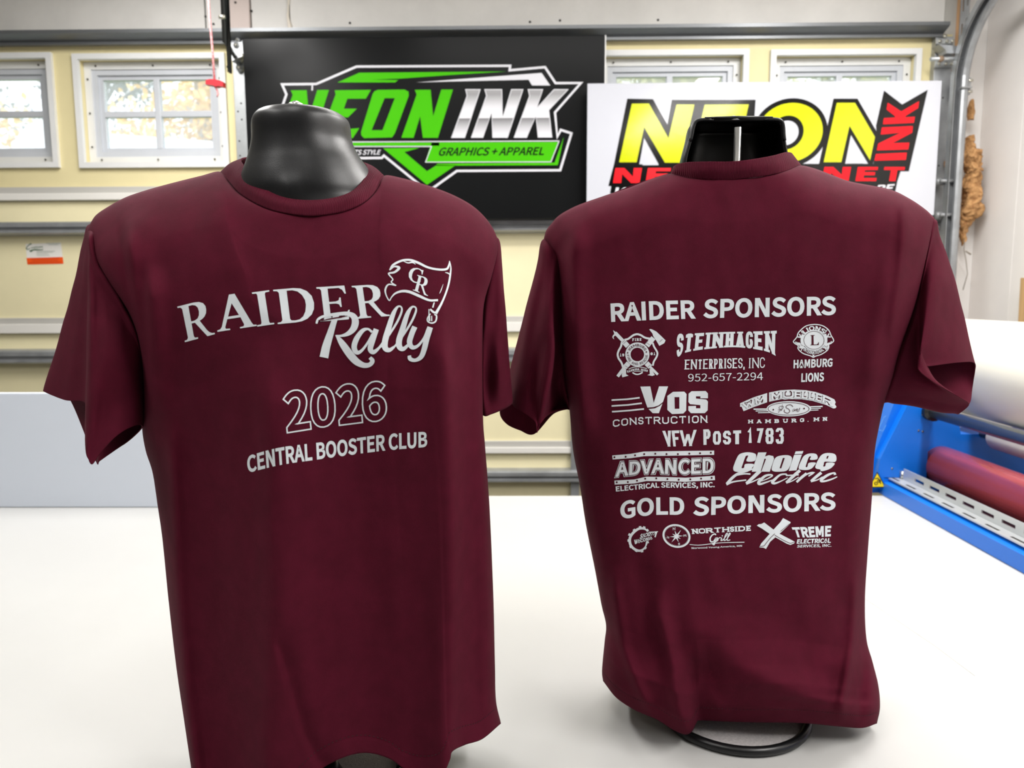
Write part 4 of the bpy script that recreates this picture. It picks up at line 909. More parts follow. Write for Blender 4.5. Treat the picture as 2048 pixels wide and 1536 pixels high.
# windows
def ring_frame(bm, x0, x1, z0, z1, wd, y0, y1):
    cells(bm, x0, x1, z0, z1, [(x0 + wd, x1 - wd, z0 + wd, z1 - wd)], y0, y1)
for i, (x0, x1, z0, z1) in enumerate(WIN):
    wn = empty('window_%d' % (i + 1), ((x0 + x1) / 2, YD, z0), kind='structure')
    bm = bmesh.new(); ring_frame(bm, x0, x1, z0, z1, .021, YD - .016, YD + .002)
    bmesh.ops.bevel(bm, geom=[e for e in bm.edges if e.is_manifold and e.calc_face_angle() > 1], offset=.002, segments=1)
    objb('outer_frame', bm, M_trim, wn)
    bm = bmesh.new(); ring_frame(bm, x0 + .021, x1 - .021, z0 + .021, z1 - .021, .027, YD + .026, YD + .05)
    inf = objb('inner_frame', bm, M_trim, wn)
    bm = bmesh.new(); ring_frame(bm, x0 + .042, x1 - .042, z0 + .042, z1 - .042, .026, YD + .032, YD + .060)
    objb('sash', bm, M_sash, wn)
    bm = bmesh.new(); ring_frame(bm, x0 + .064, x1 - .064, z0 + .064, z1 - .064, .020, YD + .042, YD + .066)
    objb('sash_bead', bm, M_sash, wn)
    xm, zm = (x0 + x1) / 2, (z0 + z1) / 2
    bm = bmesh.new(); bbox(bm, xm - .012, xm + .012, YD + .040, YD + .066, z0 + .080, z1 - .080, .004)
    objb('muntin', bm, M_sash, wn)
    bm = bmesh.new(); bbox(bm, x0 + .080, x1 - .080, YD + .041, YD + .065, zm - .012, zm + .012, .004)
    objb('muntin', bm, M_sash, wn)
    g = .084
    for (a, b) in ((x0 + g, xm - .012), (xm + .012, x1 - g)):
        for (c, d) in ((z0 + g, zm - .012), (zm + .012, z1 - g)):
            obj('pane', [(a, YD + .054, c), (b, YD + .054, c), (b, YD + .054, d), (a, YD + .054, d)], [(0, 1, 2, 3)], M_glass, wn)
    for t in (.12, .5, .88):
        for zz in (z0 + .036, z1 - .036):
            q = Vector((x0 + (x1 - x0) * t, YD + .022, zz))
            tube('screw_head', [q, q - Vector((0, .002, 0))], .0035, M_hole, inf, n=8)
    for t in (.2, .5, .8):
        for xx in (x0 + .036, x1 - .036):
            q = Vector((xx, YD + .022, z0 + (z1 - z0) * t))
            tube('screw_head', [q, q - Vector((0, .002, 0))], .0035, M_hole, inf, n=8)

# ------------------------------------------------------------------ vertical track, curve, wall angle
Xt = P(1927, 300, 2.90).x - .036
def rail_path(off=0.0):
    pts = []
    R = .31
    Yt = 2.93
    zc = P(1934, 175, Yt).z
    for z in (0.25, 0.7, 1.2, 1.6, 1.9, zc - .05): pts.append(Vector((Xt, Yt, z)))
    for k in range(1, 15):
        a = PI / 2 * k / 14
        pts.append(Vector((Xt, Yt - R * (1 - math.cos(a)), zc + R * math.sin(a))))
    pts.append(Vector((Xt, 1.6, zc + R)))
    return pts
def sweep_xprofile(name, pts, prof, m, parent):
    # profile (x offset, inward offset) swept along a path in the YZ plane
    V, Fc = [], []
    n = len(prof)
    for i, p in enumerate(pts):
        a = pts[max(i - 1, 0)]; b = pts[min(i + 1, len(pts) - 1)]
        t = (b - a).normalized()
        nrm = Vector((0, -t.z, t.y))
        for (dx, dn) in prof:
            V.append(p + Vector((dx, 0, 0)) + nrm * dn)
    for i in range(len(pts) - 1):
        for k in range(n):
            a = i * n + k; b = i * n + (k + 1) % n
            Fc.append((a, b, b + n, a + n))
    Fc += [tuple(range(n)), tuple(range(len(V) - n, len(V)))[::-1]]
    return obj(name, V, Fc, m, parent)
trk = empty('door_track', (Xt, 2.93, .25), 'galvanised curved steel track running up beside the right door edge', 'track')
pp = rail_path()
# C profile: rounded outer lip toward the room, web, thin inner lip
pr = []
for k in range(9):
    a = -PI * .5 + PI * k / 8
    pr.append((.014 + .014 * math.sin(a) + .010, .034 + .014 * math.cos(a)))
outer = [(-.014, .034), (-.014, .030), (-.009, .030), (-.009, .008), (.020, .004), (.024, .004), (.034, .012), (.038, .024), (.036, .036), (.028, .044), (.016, .046), (.008, .042), (.006, .034), (.010, .032), (.014, .037), (.024, .036), (.028, .028), (.028, .016), (.020, .002), (-.014, .002)]
sweep_xprofile('track_channel', pp, outer, M_galv, trk)
q = P(1934, 175, 2.88)
box('track_joint', Xt + .002, Xt + .040, 2.876, 2.90, q.z - .002, q.z + .003, M_galvd, trk, bev=0)
box('wall_clip', Xt + .04, Xt + .048, 2.90, 2.96, q.z - .02, q.z + .04, M_galvd, trk, bev=.001)
for dz in (-.01, .03):
    tube('bolt_head', [(Xt + .036, 2.898, q.z + dz), (Xt + .052, 2.898, q.z + dz)], .005, M_bolt, trk, n=6)
ang = empty('perforated_angle', (P(1929, 40, 2.97).x, 2.97, 2.2), 'perforated steel hanging angle above the curved door track', 'angle bracket')
a = P(1920, 45, 2.97); b = P(1938, 45, 2.97)
bm = bmesh.new()
hl = []
zz = a.z - .05
while zz < 2.62:
    hl.append((a.x + .006, a.x + .012, zz, zz + .045))
    hl.append((b.x - .012, b.x - .006, zz + .02, zz + .065))
    zz += .09
cells(bm, a.x, b.x, a.z - .11, ZC - .02, hl, 2.97, 2.974)
objb('angle_leg', bm, M_galv, ang)
box('angle_leg', b.x - .003, b.x, 2.974, 3.03, a.z - .11, ZC - .02, M_galv, ang, bev=0)
q = P(1929, 65, 2.97)
tube('red_bolt', [q, q - Vector((0, .012, 0))], .009, mat('red_bolt', (120, 28, 40), .5), ang, n=6, label='dark red bolt head')

# ------------------------------------------------------------------ mineral wool stuffed beside the track
def blob(name, path, rads, m, parent, seed, amp=.014, n=40, sub=80):
    P3 = spl(path, sub)
    R3 = [interp([(i / (len(rads) - 1), rads[i]) for i in range(len(rads))], k / (sub - 1)) for k in range(sub)]
    V, Fc = tube_data(P3, R3, n)
    W = []
    V = [V[i] + (V[i] - P3[min(i // n, sub - 1)]) * .3 for i in range(sub * n)]
    Fc = Fc[:-2]
    for v in V:
        q = v * 26 + Vector((seed, 0, 0))
        d = mnoise.noise_vector(q) * amp + mnoise.noise_vector(q * 3.1) * amp * .55 + mnoise.noise_vector(q * 7.3) * amp * .18
        W.append(v + d)
    return obj(name, W, Fc, m, parent, smooth=True)
ins = empty('mineral_wool', P(1945, 300, 2.98), 'brown mineral wool insulation hanging out between track and white wall', 'insulation')
def q3(px, py, Y): return tuple(P(px, py, Y))
blob('wool_clump', [q3(1943, 200, 2.99), q3(1941, 240, 2.99)], [.004, .010, .008], M_insul, ins, 1, .006)
blob('wool_clump', [q3(1942, 272, 2.98), q3(1939, 300, 2.98), q3(1944, 318, 2.97), q3(1945, 345, 2.97)], [.008, .018, .024, .02], M_insul, ins, 2)
blob('wool_clump', [q3(1946, 335, 2.97), q3(1940, 370, 2.98), q3(1944, 400, 2.98), q3(1940, 425, 2.98), q3(1930, 450, 2.99), q3(1925, 490, 3.0)], [.018, .026, .024, .03, .016, .003], M_insul, ins, 3)
blob('wool_clump', [q3(1903, 140, 3.01), q3(1902, 230, 3.01), q3(1897, 290, 3.0), q3(1902, 330, 2.97), q3(1905, 356, 2.97)], [.004, .005, .010, .022, .010], M_insul, ins, 4, .008)
blob('wool_clump', [q3(1896, 380, 3.0), q3(1898, 430, 3.0), q3(1893, 470, 3.0), q3(1893, 490, 3.0)], [.012, .018, .014, .005], M_insul, ins, 5, .008)
tube('loose_strand', [q3(1929, 475, 2.99), q3(1928, 500, 2.97), q3(1932, 520, 2.97), q3(1935, 548, 2.97), q3(1926, 580, 2.98)], .0015, mat('grey_strand', (140, 130, 116), .9), ins, n=5)
tube('loose_strand', [q3(1931, 502, 2.97), q3(1942, 509, 2.96)], [.0025, .0035], mat('grey_strand', (120, 110, 96), .9), ins, n=5)

# leaning pine board at the right wall
pb = P(2041, 600, 2.70)
bd = bmesh.new()
ya = 2.695
bbox(bd, 0, .02, -.14, 0, 0, 1.50, .002)
for v in bd.verts:
    v.co = Vector((XW - .022 - v.co.x * 1.0, ya + v.co.y + (v.co.z - 1.45) * .03, v.co.z + .001))
o = objb('pine_board', bd, M_wood)
tag(o, 'pale pine board standing against the white wall at right edge', 'board')

# ------------------------------------------------------------------ sticker on the door
stk = empty('maker_label', P(88, 507, YD - .002), 'white and orange maker label stuck on the yellow door at left', 'label')
on_plane('label_sheet', [poly([(51, 488), (122, 485), (127, 528), (55, 529)])], YD - .0008, M_label_w, stk)
on_plane('label_band', [poly([(53, 516), (125.5, 514), (127, 527.5), (55, 529)])], YD - .0014, M_label_o, stk, label='orange band')
o_, s_ = (40, 475), 100 / 2048
sc_ = [ribbon([(470, 290), (430, 260), (340, 330), (270, 420), (280, 480), (350, 480), (430, 420)], [20, 45, 30, 40, 40, 30, 15], smooth=4),
       text('ustom', [(450, 370), (930, 330)], [(460, 450), (930, 430)], .03, shear=.3),
       poly([(370, 530), (600, 470), (930, 490), (960, 400), (940, 520), (700, 530), (560, 530), (440, 605)])]
on_plane('label_script', [tf(s, o_, s_) for s in sc_], YD - .0014, M_label_g, stk, label='green script lettering')
ln = []
for (xa, xb, y) in ((680, 1430, 560), (680, 1350, 605), (680, 1150, 665), (680, 1210, 730), (1060, 1650, 240), (1160, 1560, 290)):
    ln.append(ribbon([(xa, y), (xb, y)], 24))
on_plane('label_text', [tf(s, o_, s_) for s in ln], YD - .0014, M_label_t, stk)
ln = [ribbon([(450, 880), (1590, 850)], 34), ribbon([(500, 960), (1560, 940)], 30), ribbon([(330, 1040), (1700, 1010)], 34)]
on_plane('label_text', [tf(s, o_, s_) for s in ln], YD - .0018, M_label_r, stk)

# ------------------------------------------------------------------ opener arm and release cord
arm = empty('opener_arm', P(456, 140, 2.9), 'black steel opener arm reaching up from the door bracket', 'lift arm')
def bar(name, a, b, wdt, th, m, parent):
    a, b = Vector(a), Vector(b)
    t = (b - a).normalized()
    s = t.cross(Vector((0, 1, 0))).normalized()
    n_ = t.cross(s).normalized()
    V = []
    for p in (a, b):
        for (i, j) in ((-1, -1), (1, -1), (1, 1), (-1, 1)):
            V.append(p + s * (i * wdt / 2) + n_ * (j * th / 2))
    return obj(name, V, [(0, 1, 2, 3)[::-1], (4, 5, 6, 7), (0, 1, 5, 4), (1, 2, 6, 5), (2, 3, 7, 6), (3, 0, 4, 7)], m, parent)
bar('arm_bar', P(443, -60, 2.55), P(449, 84, 2.78), .010, .012, M_black, arm)
bar('arm_bar', P(451, -60, 2.52), P(459.5, 145, 2.85), .016, .006, M_black, arm)
bar('arm_edge', P(448, -60, 2.50), P(455, 90, 2.76), .006, .018, mat('black_steel_worn', (46, 48, 50), .35), arm)
bar('arm_link', P(452, 84, 2.79), P(470, 113, 2.93), .016, .012, M_black, arm)
q = P(438, 34, 2.62)
tube('arm_bolt', [q, q + Vector((.02, 0, 0))], .007, M_bolt, arm, n=6)
q = P(458, 135, 2.84)
tube('arm_bolt', [q, q - Vector((0, .01, 0))], .006, M_black, arm, n=6)
crd = empty('release_cord', P(430, 165, 2.4), 'red emergency release cord with T handle hanging before the left window', 'pull cord')
tube('cord', [P(414, -40, 2.4), P(420, 40, 2.4), P(425, 100, 2.4), P(429, 160, 2.4)], .0035, M_rope, crd, n=8)
tube('cord_tail', [P(430, 172, 2.4), P(434, 180, 2.4), P(436, 188, 2.4), P(434, 194, 2.4)], [.0045, .003, .003, .002], M_rope, crd, n=8)
hq = [(411, 160), (419, 158), (430, 158.5), (440, 161), (446, 163.5), (446, 173), (438, 171.5), (431, 173), (424, 170), (411, 168.5)]
V = [P(x, y, 2.39) for x, y in hq] + [P(x, y, 2.39) + Vector((0, .022, 0)) for x, y in hq]
n_ = len(hq)
obj('pull_handle', V, [tuple(range(n_))[::-1], tuple(range(n_, 2 * n_))] + [(i, (i + 1) % n_, (i + 1) % n_ + n_, i + n_) for i in range(n_)], M_red, crd)

# ================================================================== SIGNS
# black sign on the door
YS = YD - .10
c2 = lambda x, y: (400 + x * .27344, y * .27344)
c3 = lambda x, y: (900 + x * .27344, y * .27344)
c4 = lambda x, y: (1400 + x * .31641, y * .31641)
def C2(L): return [c2(*p) for p in L]
def C3(L): return [c3(*p) for p in L]
def C4(L): return [c4(*p) for p in L]
tl = P(485, 77, YS); br_ = P(1210, 75, YS); zb = P(1000, 438, YS).z
s1 = empty('black_sign', ((tl.x + br_.x) / 2, YS, zb), 'black sign with green and silver lettering fixed on the garage door', 'sign')
box('sign_panel', tl.x, br_.x, YS, YS + .012, zb, tl.z, M_signk, s1, bev=.0015)
box('sign_edge_trim', br_.x, br_.x + .004, YS - .002, YS + .014, zb, tl.z, M_trim, s1, bev=0)
ya = YS - .0006
def A1(name, sh, m, k=1, label=None):
    for q in sh: on_plane(name, [q], YS - .0006 * k, m, s1, label=label)
outl = C2([(600, 617), (850, 614), (1145, 487)]) + C3([(440, 481), (436, 514), (695, 491), (772, 608), (958, 607), (768, 822), (785, 1000), (810, 950), (888, 975), (806, 1245), (50, 1250)]) + C2([(1700, 1378), (1620, 1362), (1345, 1138), (1330, 1155), (1140, 1157), (640, 1157), (560, 900), (632, 690)])
A1('emblem_outline', [ribbon(outl, 4.6, True), ribbon(C2([(822, 620), (820, 662)]), 3)], M_white)
A1('emblem_swoosh', [poly(C3([(-824, 603), (-664, 532), (410, 523), (0, 549), (-350, 574), (-574, 583), (-379, 585), (-402, 603)])),
                     poly(C2([(1340, 1085), (1605, 1082), (1495, 1112), (1660, 1252), (1735, 1205), (1870, 1208), (1660, 1352)])),
                     poly(C3([(-95, 1197), (765, 1190), (833, 1000), (788, 1208), (-100, 1212)]))], M_green)
A1('emblem_highlight', [poly(C3([(-250, 603), (670, 533), (733, 625), (600, 625), (575, 583), (0, 596)]))], M_white)
Np = [(1570, 657), (1687, 657), (1705, 850), (1765, 655), (1850, 655), (1740, 1008), (1630, 1008), (1610, 850), (1562, 1008), (1473, 1008), (1585, 690)]
Ep = [(985, 660), (1250, 657), (1213, 722), (1078, 722), (1052, 795), (1148, 795), (1083, 858), (1032, 858), (1000, 950), (1165, 937), (1118, 1010), (875, 1010), (992, 690)]
Oo = [(1300, 657), (1495, 655), (1525, 670), (1527, 700), (1425, 975), (1405, 1005), (1200, 1010), (1180, 990), (1178, 965), (1262, 690), (1275, 668)]
Oi = [(1350, 718), (1425, 718), (1335, 952), (1255, 952)]
grn = [poly(C2([(x - 907, y + 3) for x, y in Np])), poly(C2(Ep)), poly(C2(Oo), C2(Oi)), poly(C2(Np))]
A1('green_letter', grn, M_green)
Ip = [(115, 655), (220, 655), (107, 1006), (12, 1006), (126, 700)]
N2 = [(255, 655), (378, 655), (385, 860), (450, 655), (533, 655), (420, 1005), (313, 1005), (305, 820), (240, 1005), (157, 1005), (268, 700)]
K2 = [(572, 655), (677, 655), (635, 790), (762, 655), (862, 655), (722, 805), (745, 1003), (645, 1003), (628, 845), (560, 1005), (470, 1005), (583, 700)]
setup_silver(P(1000, 179, YS).z, P(1000, 236, YS).z, P(1000, 275, YS).z)
A1('silver_letter', [poly(C3(q)) for q in (Ip, N2, K2)], M_silver)
A1('silver_letter_outline', [ribbon(C3(q), 1.7, True) for q in (Ip, N2, K2)], M_white, 2)
A1('banner_stripe', [ribbon(C2([(700, 1038), (1115, 1038)]) + C3([(800, 1031)]), 1.9), ribbon(C2([(700, 1072), (1690, 1071)]), 1.9)], M_white, 2)
A1('banner', [poly(C2([(700, 1043), (1750, 1043), (1750, 1066), (700, 1066)])), poly(C3([(-134, 1042), (796, 1038), (737, 1184), (-180, 1184)]))], M_green)
A1('banner_edge', [ribbon(C3([(-134, 1068), (-179, 1186), (738, 1184), (797, 1034)]), 1.6)], M_white, 2)
def slant(top, bot): return (top, bot)
tx = text('GRAPHICS + APPAREL', [c3(-66, 1080), c3(700, 1076)], [c3(-90, 1139), c3(684, 1134)], .012, shear=.0)
A1('banner_lettering', [tx], M_vblack, 2, label='dark slanted lettering')
A1('small_lettering', [text('TTS STYLE', [c2(1108, 1096), c2(1325, 1096)], [c2(1096, 1134), c2(1314, 1130)], .03)], M_white)

# white sign leaning in front
YW = YD - .16
tl = P(1175, 167, YW); tr = P(1882, 165, YW); bl = P(1900, 430, YW)
s2 = empty('white_sign', ((tl.x + tr.x) / 2, YW, bl.z), 'white corrugated sign with yellow and red lettering in front of the right windows', 'sign')
box('sign_panel', tl.x, tr.x + .003, YW, YW + .010, bl.z, tl.z, M_coro, s2, bev=.001)
def A2(name, sh, m, k=1, label=None):
    for q in (sh if k > 1 else [join_data(sh)]): on_plane(name, [q], YW - .0006 * k, m, s2, label=label)
N1 = C3([(1330, 758), (1455, 757), (1598, 1010), (1657, 765), (1787, 765), (1692, 1190), (1572, 1190), (1420, 930), (1365, 1187), (1237, 1187)])
E1 = C4([(30, 662), (308, 660), (290, 740), (130, 742), (118, 790), (260, 790), (245, 860), (100, 860), (88, 925), (240, 925), (222, 1022), (-55, 1022)])
def skel(cx, cy, rx, ry, sh, n=48):
    return [(cx + rx * math.cos(t) + sh * -math.sin(t), cy + ry * math.sin(t)) for t in [2 * PI * i / n for i in range(n)]]
Ou = C4(skel(568, 838, 207, 188, 20))
Oin = C4(skel(548, 838, 107, 108, 14))
Ow = C4(skel(545, 840, 78, 78, 10))
N3 = C4([(865, 650), (980, 650), (1106, 866), (1075, 1013), (945, 795), (893, 1025), (782, 1025)])
BK = [poly(C3([(1297, 722), (1485, 725), (1590, 910), (1622, 730), (1830, 730)]) + C4([(352, 630), (345, 740), (300, 1050), (-70, 1055)]) + C3([(1540, 1225), (1420, 1010), (1380, 1225), (1195, 1225)])),
      poly(C4(skel(568, 838, 238, 218, 22)), Ow),
      ribbon(N3, 17, True), poly(N3),
      poly(C4([(1163, 572), (1278, 660), (1440, 567), (1320, 1083), (1268, 1083), (1240, 1170), (1222, 1215), (900, 1215), (930, 1035), (1035, 1035), (1095, 1040), (1118, 865), (1112, 795)])),
      poly(C3([(1200, 1200), (1900, 1205), (1900, 1365), (1300, 1375), (1285, 1415), (1170, 1415), (1180, 1362), (1158, 1360)])),
      poly(C4([(600, 1035), (1270, 1035), (1235, 1210), (560, 1210)]))]
A2('black_backing', BK, M_vblack, 1)
tri1 = C3([(1458, 1095), (1525, 1208), (1408, 1208)])
tri2 = C4([(965, 908), (1035, 1033), (930, 1033)])
A2('white_wedge', [poly(tri1), poly(tri2)], M_coro, 2)
A2('yellow_letter', [poly(N1), poly(E1), poly(Ou, Oin), poly(N3)], M_yel, 2)
KR = C4([(1187, 650), (1272, 705), (1385, 640), (1378, 683), (1300, 732), (1296, 742), (1358, 738), (1351, 776), (1157, 785), (1163, 747), (1235, 743), (1232, 733), (1180, 692)])
NR = C4([(1150, 806), (1345, 797), (1341, 838), (1215, 905), (1323, 902), (1316, 944), (1118, 950), (1127, 908), (1270, 838), (1143, 850)])
IR = C4([(1112, 974), (1307, 965), (1301, 1010), (1103, 1015)])
netL = [('N', C3([(1207, 1232)])[0], 52), ('E', C3([(1450, 1232)])[0], 46)]
def block(ch, x0, x1, y0, y1, sk=5, t=.32):
    return text(ch, [(x0 + sk, y0), (x1 + sk, y0)], [(x0, y1), (x1, y1)], .06)
row = [('N', 1226, 1279), ('E', 1291, 1338), ('O', 1346, 1400), ('N', 1408, 1460), ('I', 1468, 1482), ('N', 1490, 1542), ('K', 1550, 1602), ('.', 1612, 1624), ('N', 1644, 1697), ('E', 1711, 1752), ('T', 1764, 1805)]
rd = [poly(KR), poly(NR), poly(IR)] + [block(c_, a, b, 336 if a < 1600 else 334, 366 if a < 1600 else 362) for c_, a, b in row if c_ != '.']
A2('red_letter', rd, M_redv, 3)
A2('white_lettering', [text('WIDE', [(1232, 375), (1330, 375)], [(1222, 392), (1320, 392)], .04), text('RE', [(1757, 370), (1790, 368)], [(1750, 384), (1784, 384)], .05)], M_white, 3)

# ================================================================== TABLE
TZ = 0.90
YT = PZ(1060, 991, TZ).y
tb = empty('work_table', (-.2, .9, 0), 'large white work table carrying both dressed torso forms', 'table')
bm = bmesh.new()
bbox(bm, -2.2, 1.72, -.25, YT, TZ - .04, TZ, .004)
objb('table_top', bm, M_table, tb)
for x in (-2.1, -.2, 1.62):
    for y in (-.15, YT - .1):
        box('leg', x - .035, x + .035, y - .035, y + .035, 0, TZ - .04, M_rail, tb)
for y in (-.15, YT - .1):
    box('apron', -2.1, 1.62, y - .015, y + .015, TZ - .14, TZ - .04, M_rail, tb)
tube('top_scratch', [tuple(PZ(a, b, TZ + .0001)) for a, b in ((1728, 1196), (1790, 1238), (1870, 1292), (1950, 1352))], .0004, mat('scratch_grey', (196, 194, 190), .6), tb, n=5)
# pale board behind the left shirt
a = P(-260, 786, 1.90); b = P(345, 786, 1.90)
o = box('foam_board', a.x, b.x, 1.900, 1.920, TZ + .0005, P(100, 786, 1.90).z, M_board, bev=.003)
tag(o, 'pale bluish white board standing at the far edge of the table', 'board')

# ================================================================== MANNEQUIN FORMS
def form(name, label, cx, Yc, ex, sgn, prof, rod_x, top_z, base_c, hollow):
    """sgn -1: chest towards the camera; prof: (z rel. eye, halfwidth, depth, x shift)"""
    root = empty(name, (base_c[0], base_c[1], TZ), label, 'mannequin', 'torso display forms')
    n = 40
    rings = []
    for (z, hw, dp, sx) in prof:
        ring = []
        for k in range(n + 1):
            a = PI * k / n
            ca, sa = math.cos(a), math.sin(a)
            x = cx + sx + hw * math.copysign(abs(ca) ** ex, ca)
            y = Yc + sgn * dp * (abs(sa) ** (ex * .95))
            ring.append(Vector((x, y, EYE.z + z)))
        rings.append(ring)
    m = len(rings)
    fine = []
    M2 = 5
    for i in range((m - 1) * M2 + 1):
        t = i / M2
        fine.append([catmull([rings[j][k] for j in range(m)], t) for k in range(n + 1)])
    V, Fc = [], []
    for r in fine:
        for p in r:
            # hollow at the throat with a sternal ridge
            zz = p.z - EYE.z
            if not hollow:
                dx = p.x - cx - .006
                g = math.exp(-((dx - .002) / .013) ** 2) * math.exp(-((zz - .122) / .013) ** 2)
                g2 = math.exp(-((dx + .001) / .008) ** 2) * math.exp(-((zz - .102) / .013) ** 2)
                p = p + Vector((0, sgn * (-.0006 * g + .0035 * g2), 0))
            V.append(p)
    for i in range(len(fine) - 1):
        for k in range(n):
            a = i * (n + 1) + k
            Fc.append((a, a + 1, a + n + 2, a + n + 1))
    # top plate
    c0 = len(V)
    V.append(Vector((cx, Yc + sgn * .025, EYE.z + prof[0][0] + .001)))
    for k in range(n): Fc.append((k + 1, k, c0))
    Fc.append((0, n, c0))
    o = obj('torso_shell', V, Fc, M_mannin if hollow else M_mann, root, smooth=True)
    md = o.modifiers.new('thick', 'SOLIDIFY')
    md.thickness = .003
    md.offset = 0 if hollow else (1 if sgn < 0 else -1)
    if hollow:
        ed = [fine[i][0] for i in range(0, len(fine), 1)]
        ed2 = [fine[i][n] for i in range(0, len(fine), 1)]
        top = [fine[0][k] for k in range(0, n + 1, 4)]
        tube('shell_rim', list(reversed(ed[:22])) + [Vector((cx + .04, Yc, ed[0].z + .001)), Vector((cx, Yc, ed[0].z + .002)), Vector((cx - .04, Yc, ed[0].z + .001))] + ed2[:22], .0022, M_mann, root, n=8)
    # base: ring, disc, rod and top nut
    bx, by = base_c
    R = .093
    tube('base_ring', [(bx + R * math.cos(t), by + R * math.sin(t), TZ + .0062) for t in [2 * PI * i / 48 for i in range(49)]], .006, M_ringk, root, n=10)
    V, Fc = [], []
    for k in range(48):
        t = 2 * PI * k / 48
        V += [Vector((bx + (R - .004) * math.cos(t), by + (R - .004) * math.sin(t), TZ + z)) for z in (.0005, .006)]
    Fc = [(2 * k, 2 * ((k + 1) % 48), 2 * ((k + 1) % 48) + 1, 2 * k + 1) for k in range(48)] + [tuple(2 * k + 1 for k in range(48)), tuple(2 * k for k in range(48))[::-1]]
    obj('base_disc', V, Fc, M_disc, root)
    ztop = EYE.z + prof[0][0]
    ry = -.012 if hollow else sgn * .012
    pol = tube('pole', [(rod_x, by, TZ + .006), (rod_x, by, TZ + .3), (rod_x, Yc + ry, TZ + .45), (rod_x, Yc + ry, ztop - (.012 if hollow else -.002))], .0042, M_chrome, root, n=14)
    q = Vector((rod_x, Yc + (.006 if hollow else sgn * .040), ztop - .001))
    tube('top_nut', [q, q + Vector((0, 0, .003)), q + Vector((0, 0, .0045)), q + Vector((0, 0, .006))], [.008, .008, .005, .003], M_chrome, pol, n=12)
    # foot plate bolts the rod to the disc
    tube('pole_foot', [(rod_x, by, TZ + .005), (rod_x, by, TZ + .02)], [.02, .012], M_ringk, pol, n=16)
    return root
cxl = P(601, 240, .81).x
prL = [(.1890, .010, .012, 0), (.1885, .027, .034, 0), (.1862, .039, .050, 0), (.182, .0450, .0565, 0), (.175, .0472, .0585, 0), (.160, .0484, .0585, .0005), (.146, .0535, .060, .002), (.134, .0600, .063, .004), (.122, .0660, .066, .005), (.110, .0705, .068, .006), (.098, .074, .068, .008), (.082, .095, .070, .01), (.06, .135, .072, .012), (.03, .155, .078, .012), (-.05, .155, .085, .012), (-.15, .15, .08, .012), (-.25, .145, .07, .012), (-.33, .145, .06, .012)]
formL = form('torso_form', 'black glossy torso form with closed neck front, wearing the left shirt', cxl, .82, .92, -1, prL, P(603, 210, .80).x, 0, (P(640, 1560, .80).x, .80), False)
cxr = P(1476, 280, .93).x
prR = [(.2065, .030, .055, 0), (.2063, .044, .068, 0), (.204, .0510, .070, 0), (.198, .0535, .070, 0), (.185, .0555, .070, -.0005), (.165, .0600, .071, -.001), (.145, .064, .072, -.001), (.125, .080, .075, 0), (.105, .12, .08, 0), (.08, .15, .085, 0), (.03, .165, .09, 0), (-.05, .16, .10, 0), (-.15, .15, .095, 0), (-.25, .145, .085, 0), (-.33, .14, .07, 0)]
formR = form('torso_form', 'black hollow torso form', cxr, .93, .55, 1, prR, P(1470, 260, .93).x, 0, (P(1466, 1430, .93).x, .935), True)
formR['label'] = 'black hollow backed torso form with chrome rod in its open neck, wearing the right shirt'

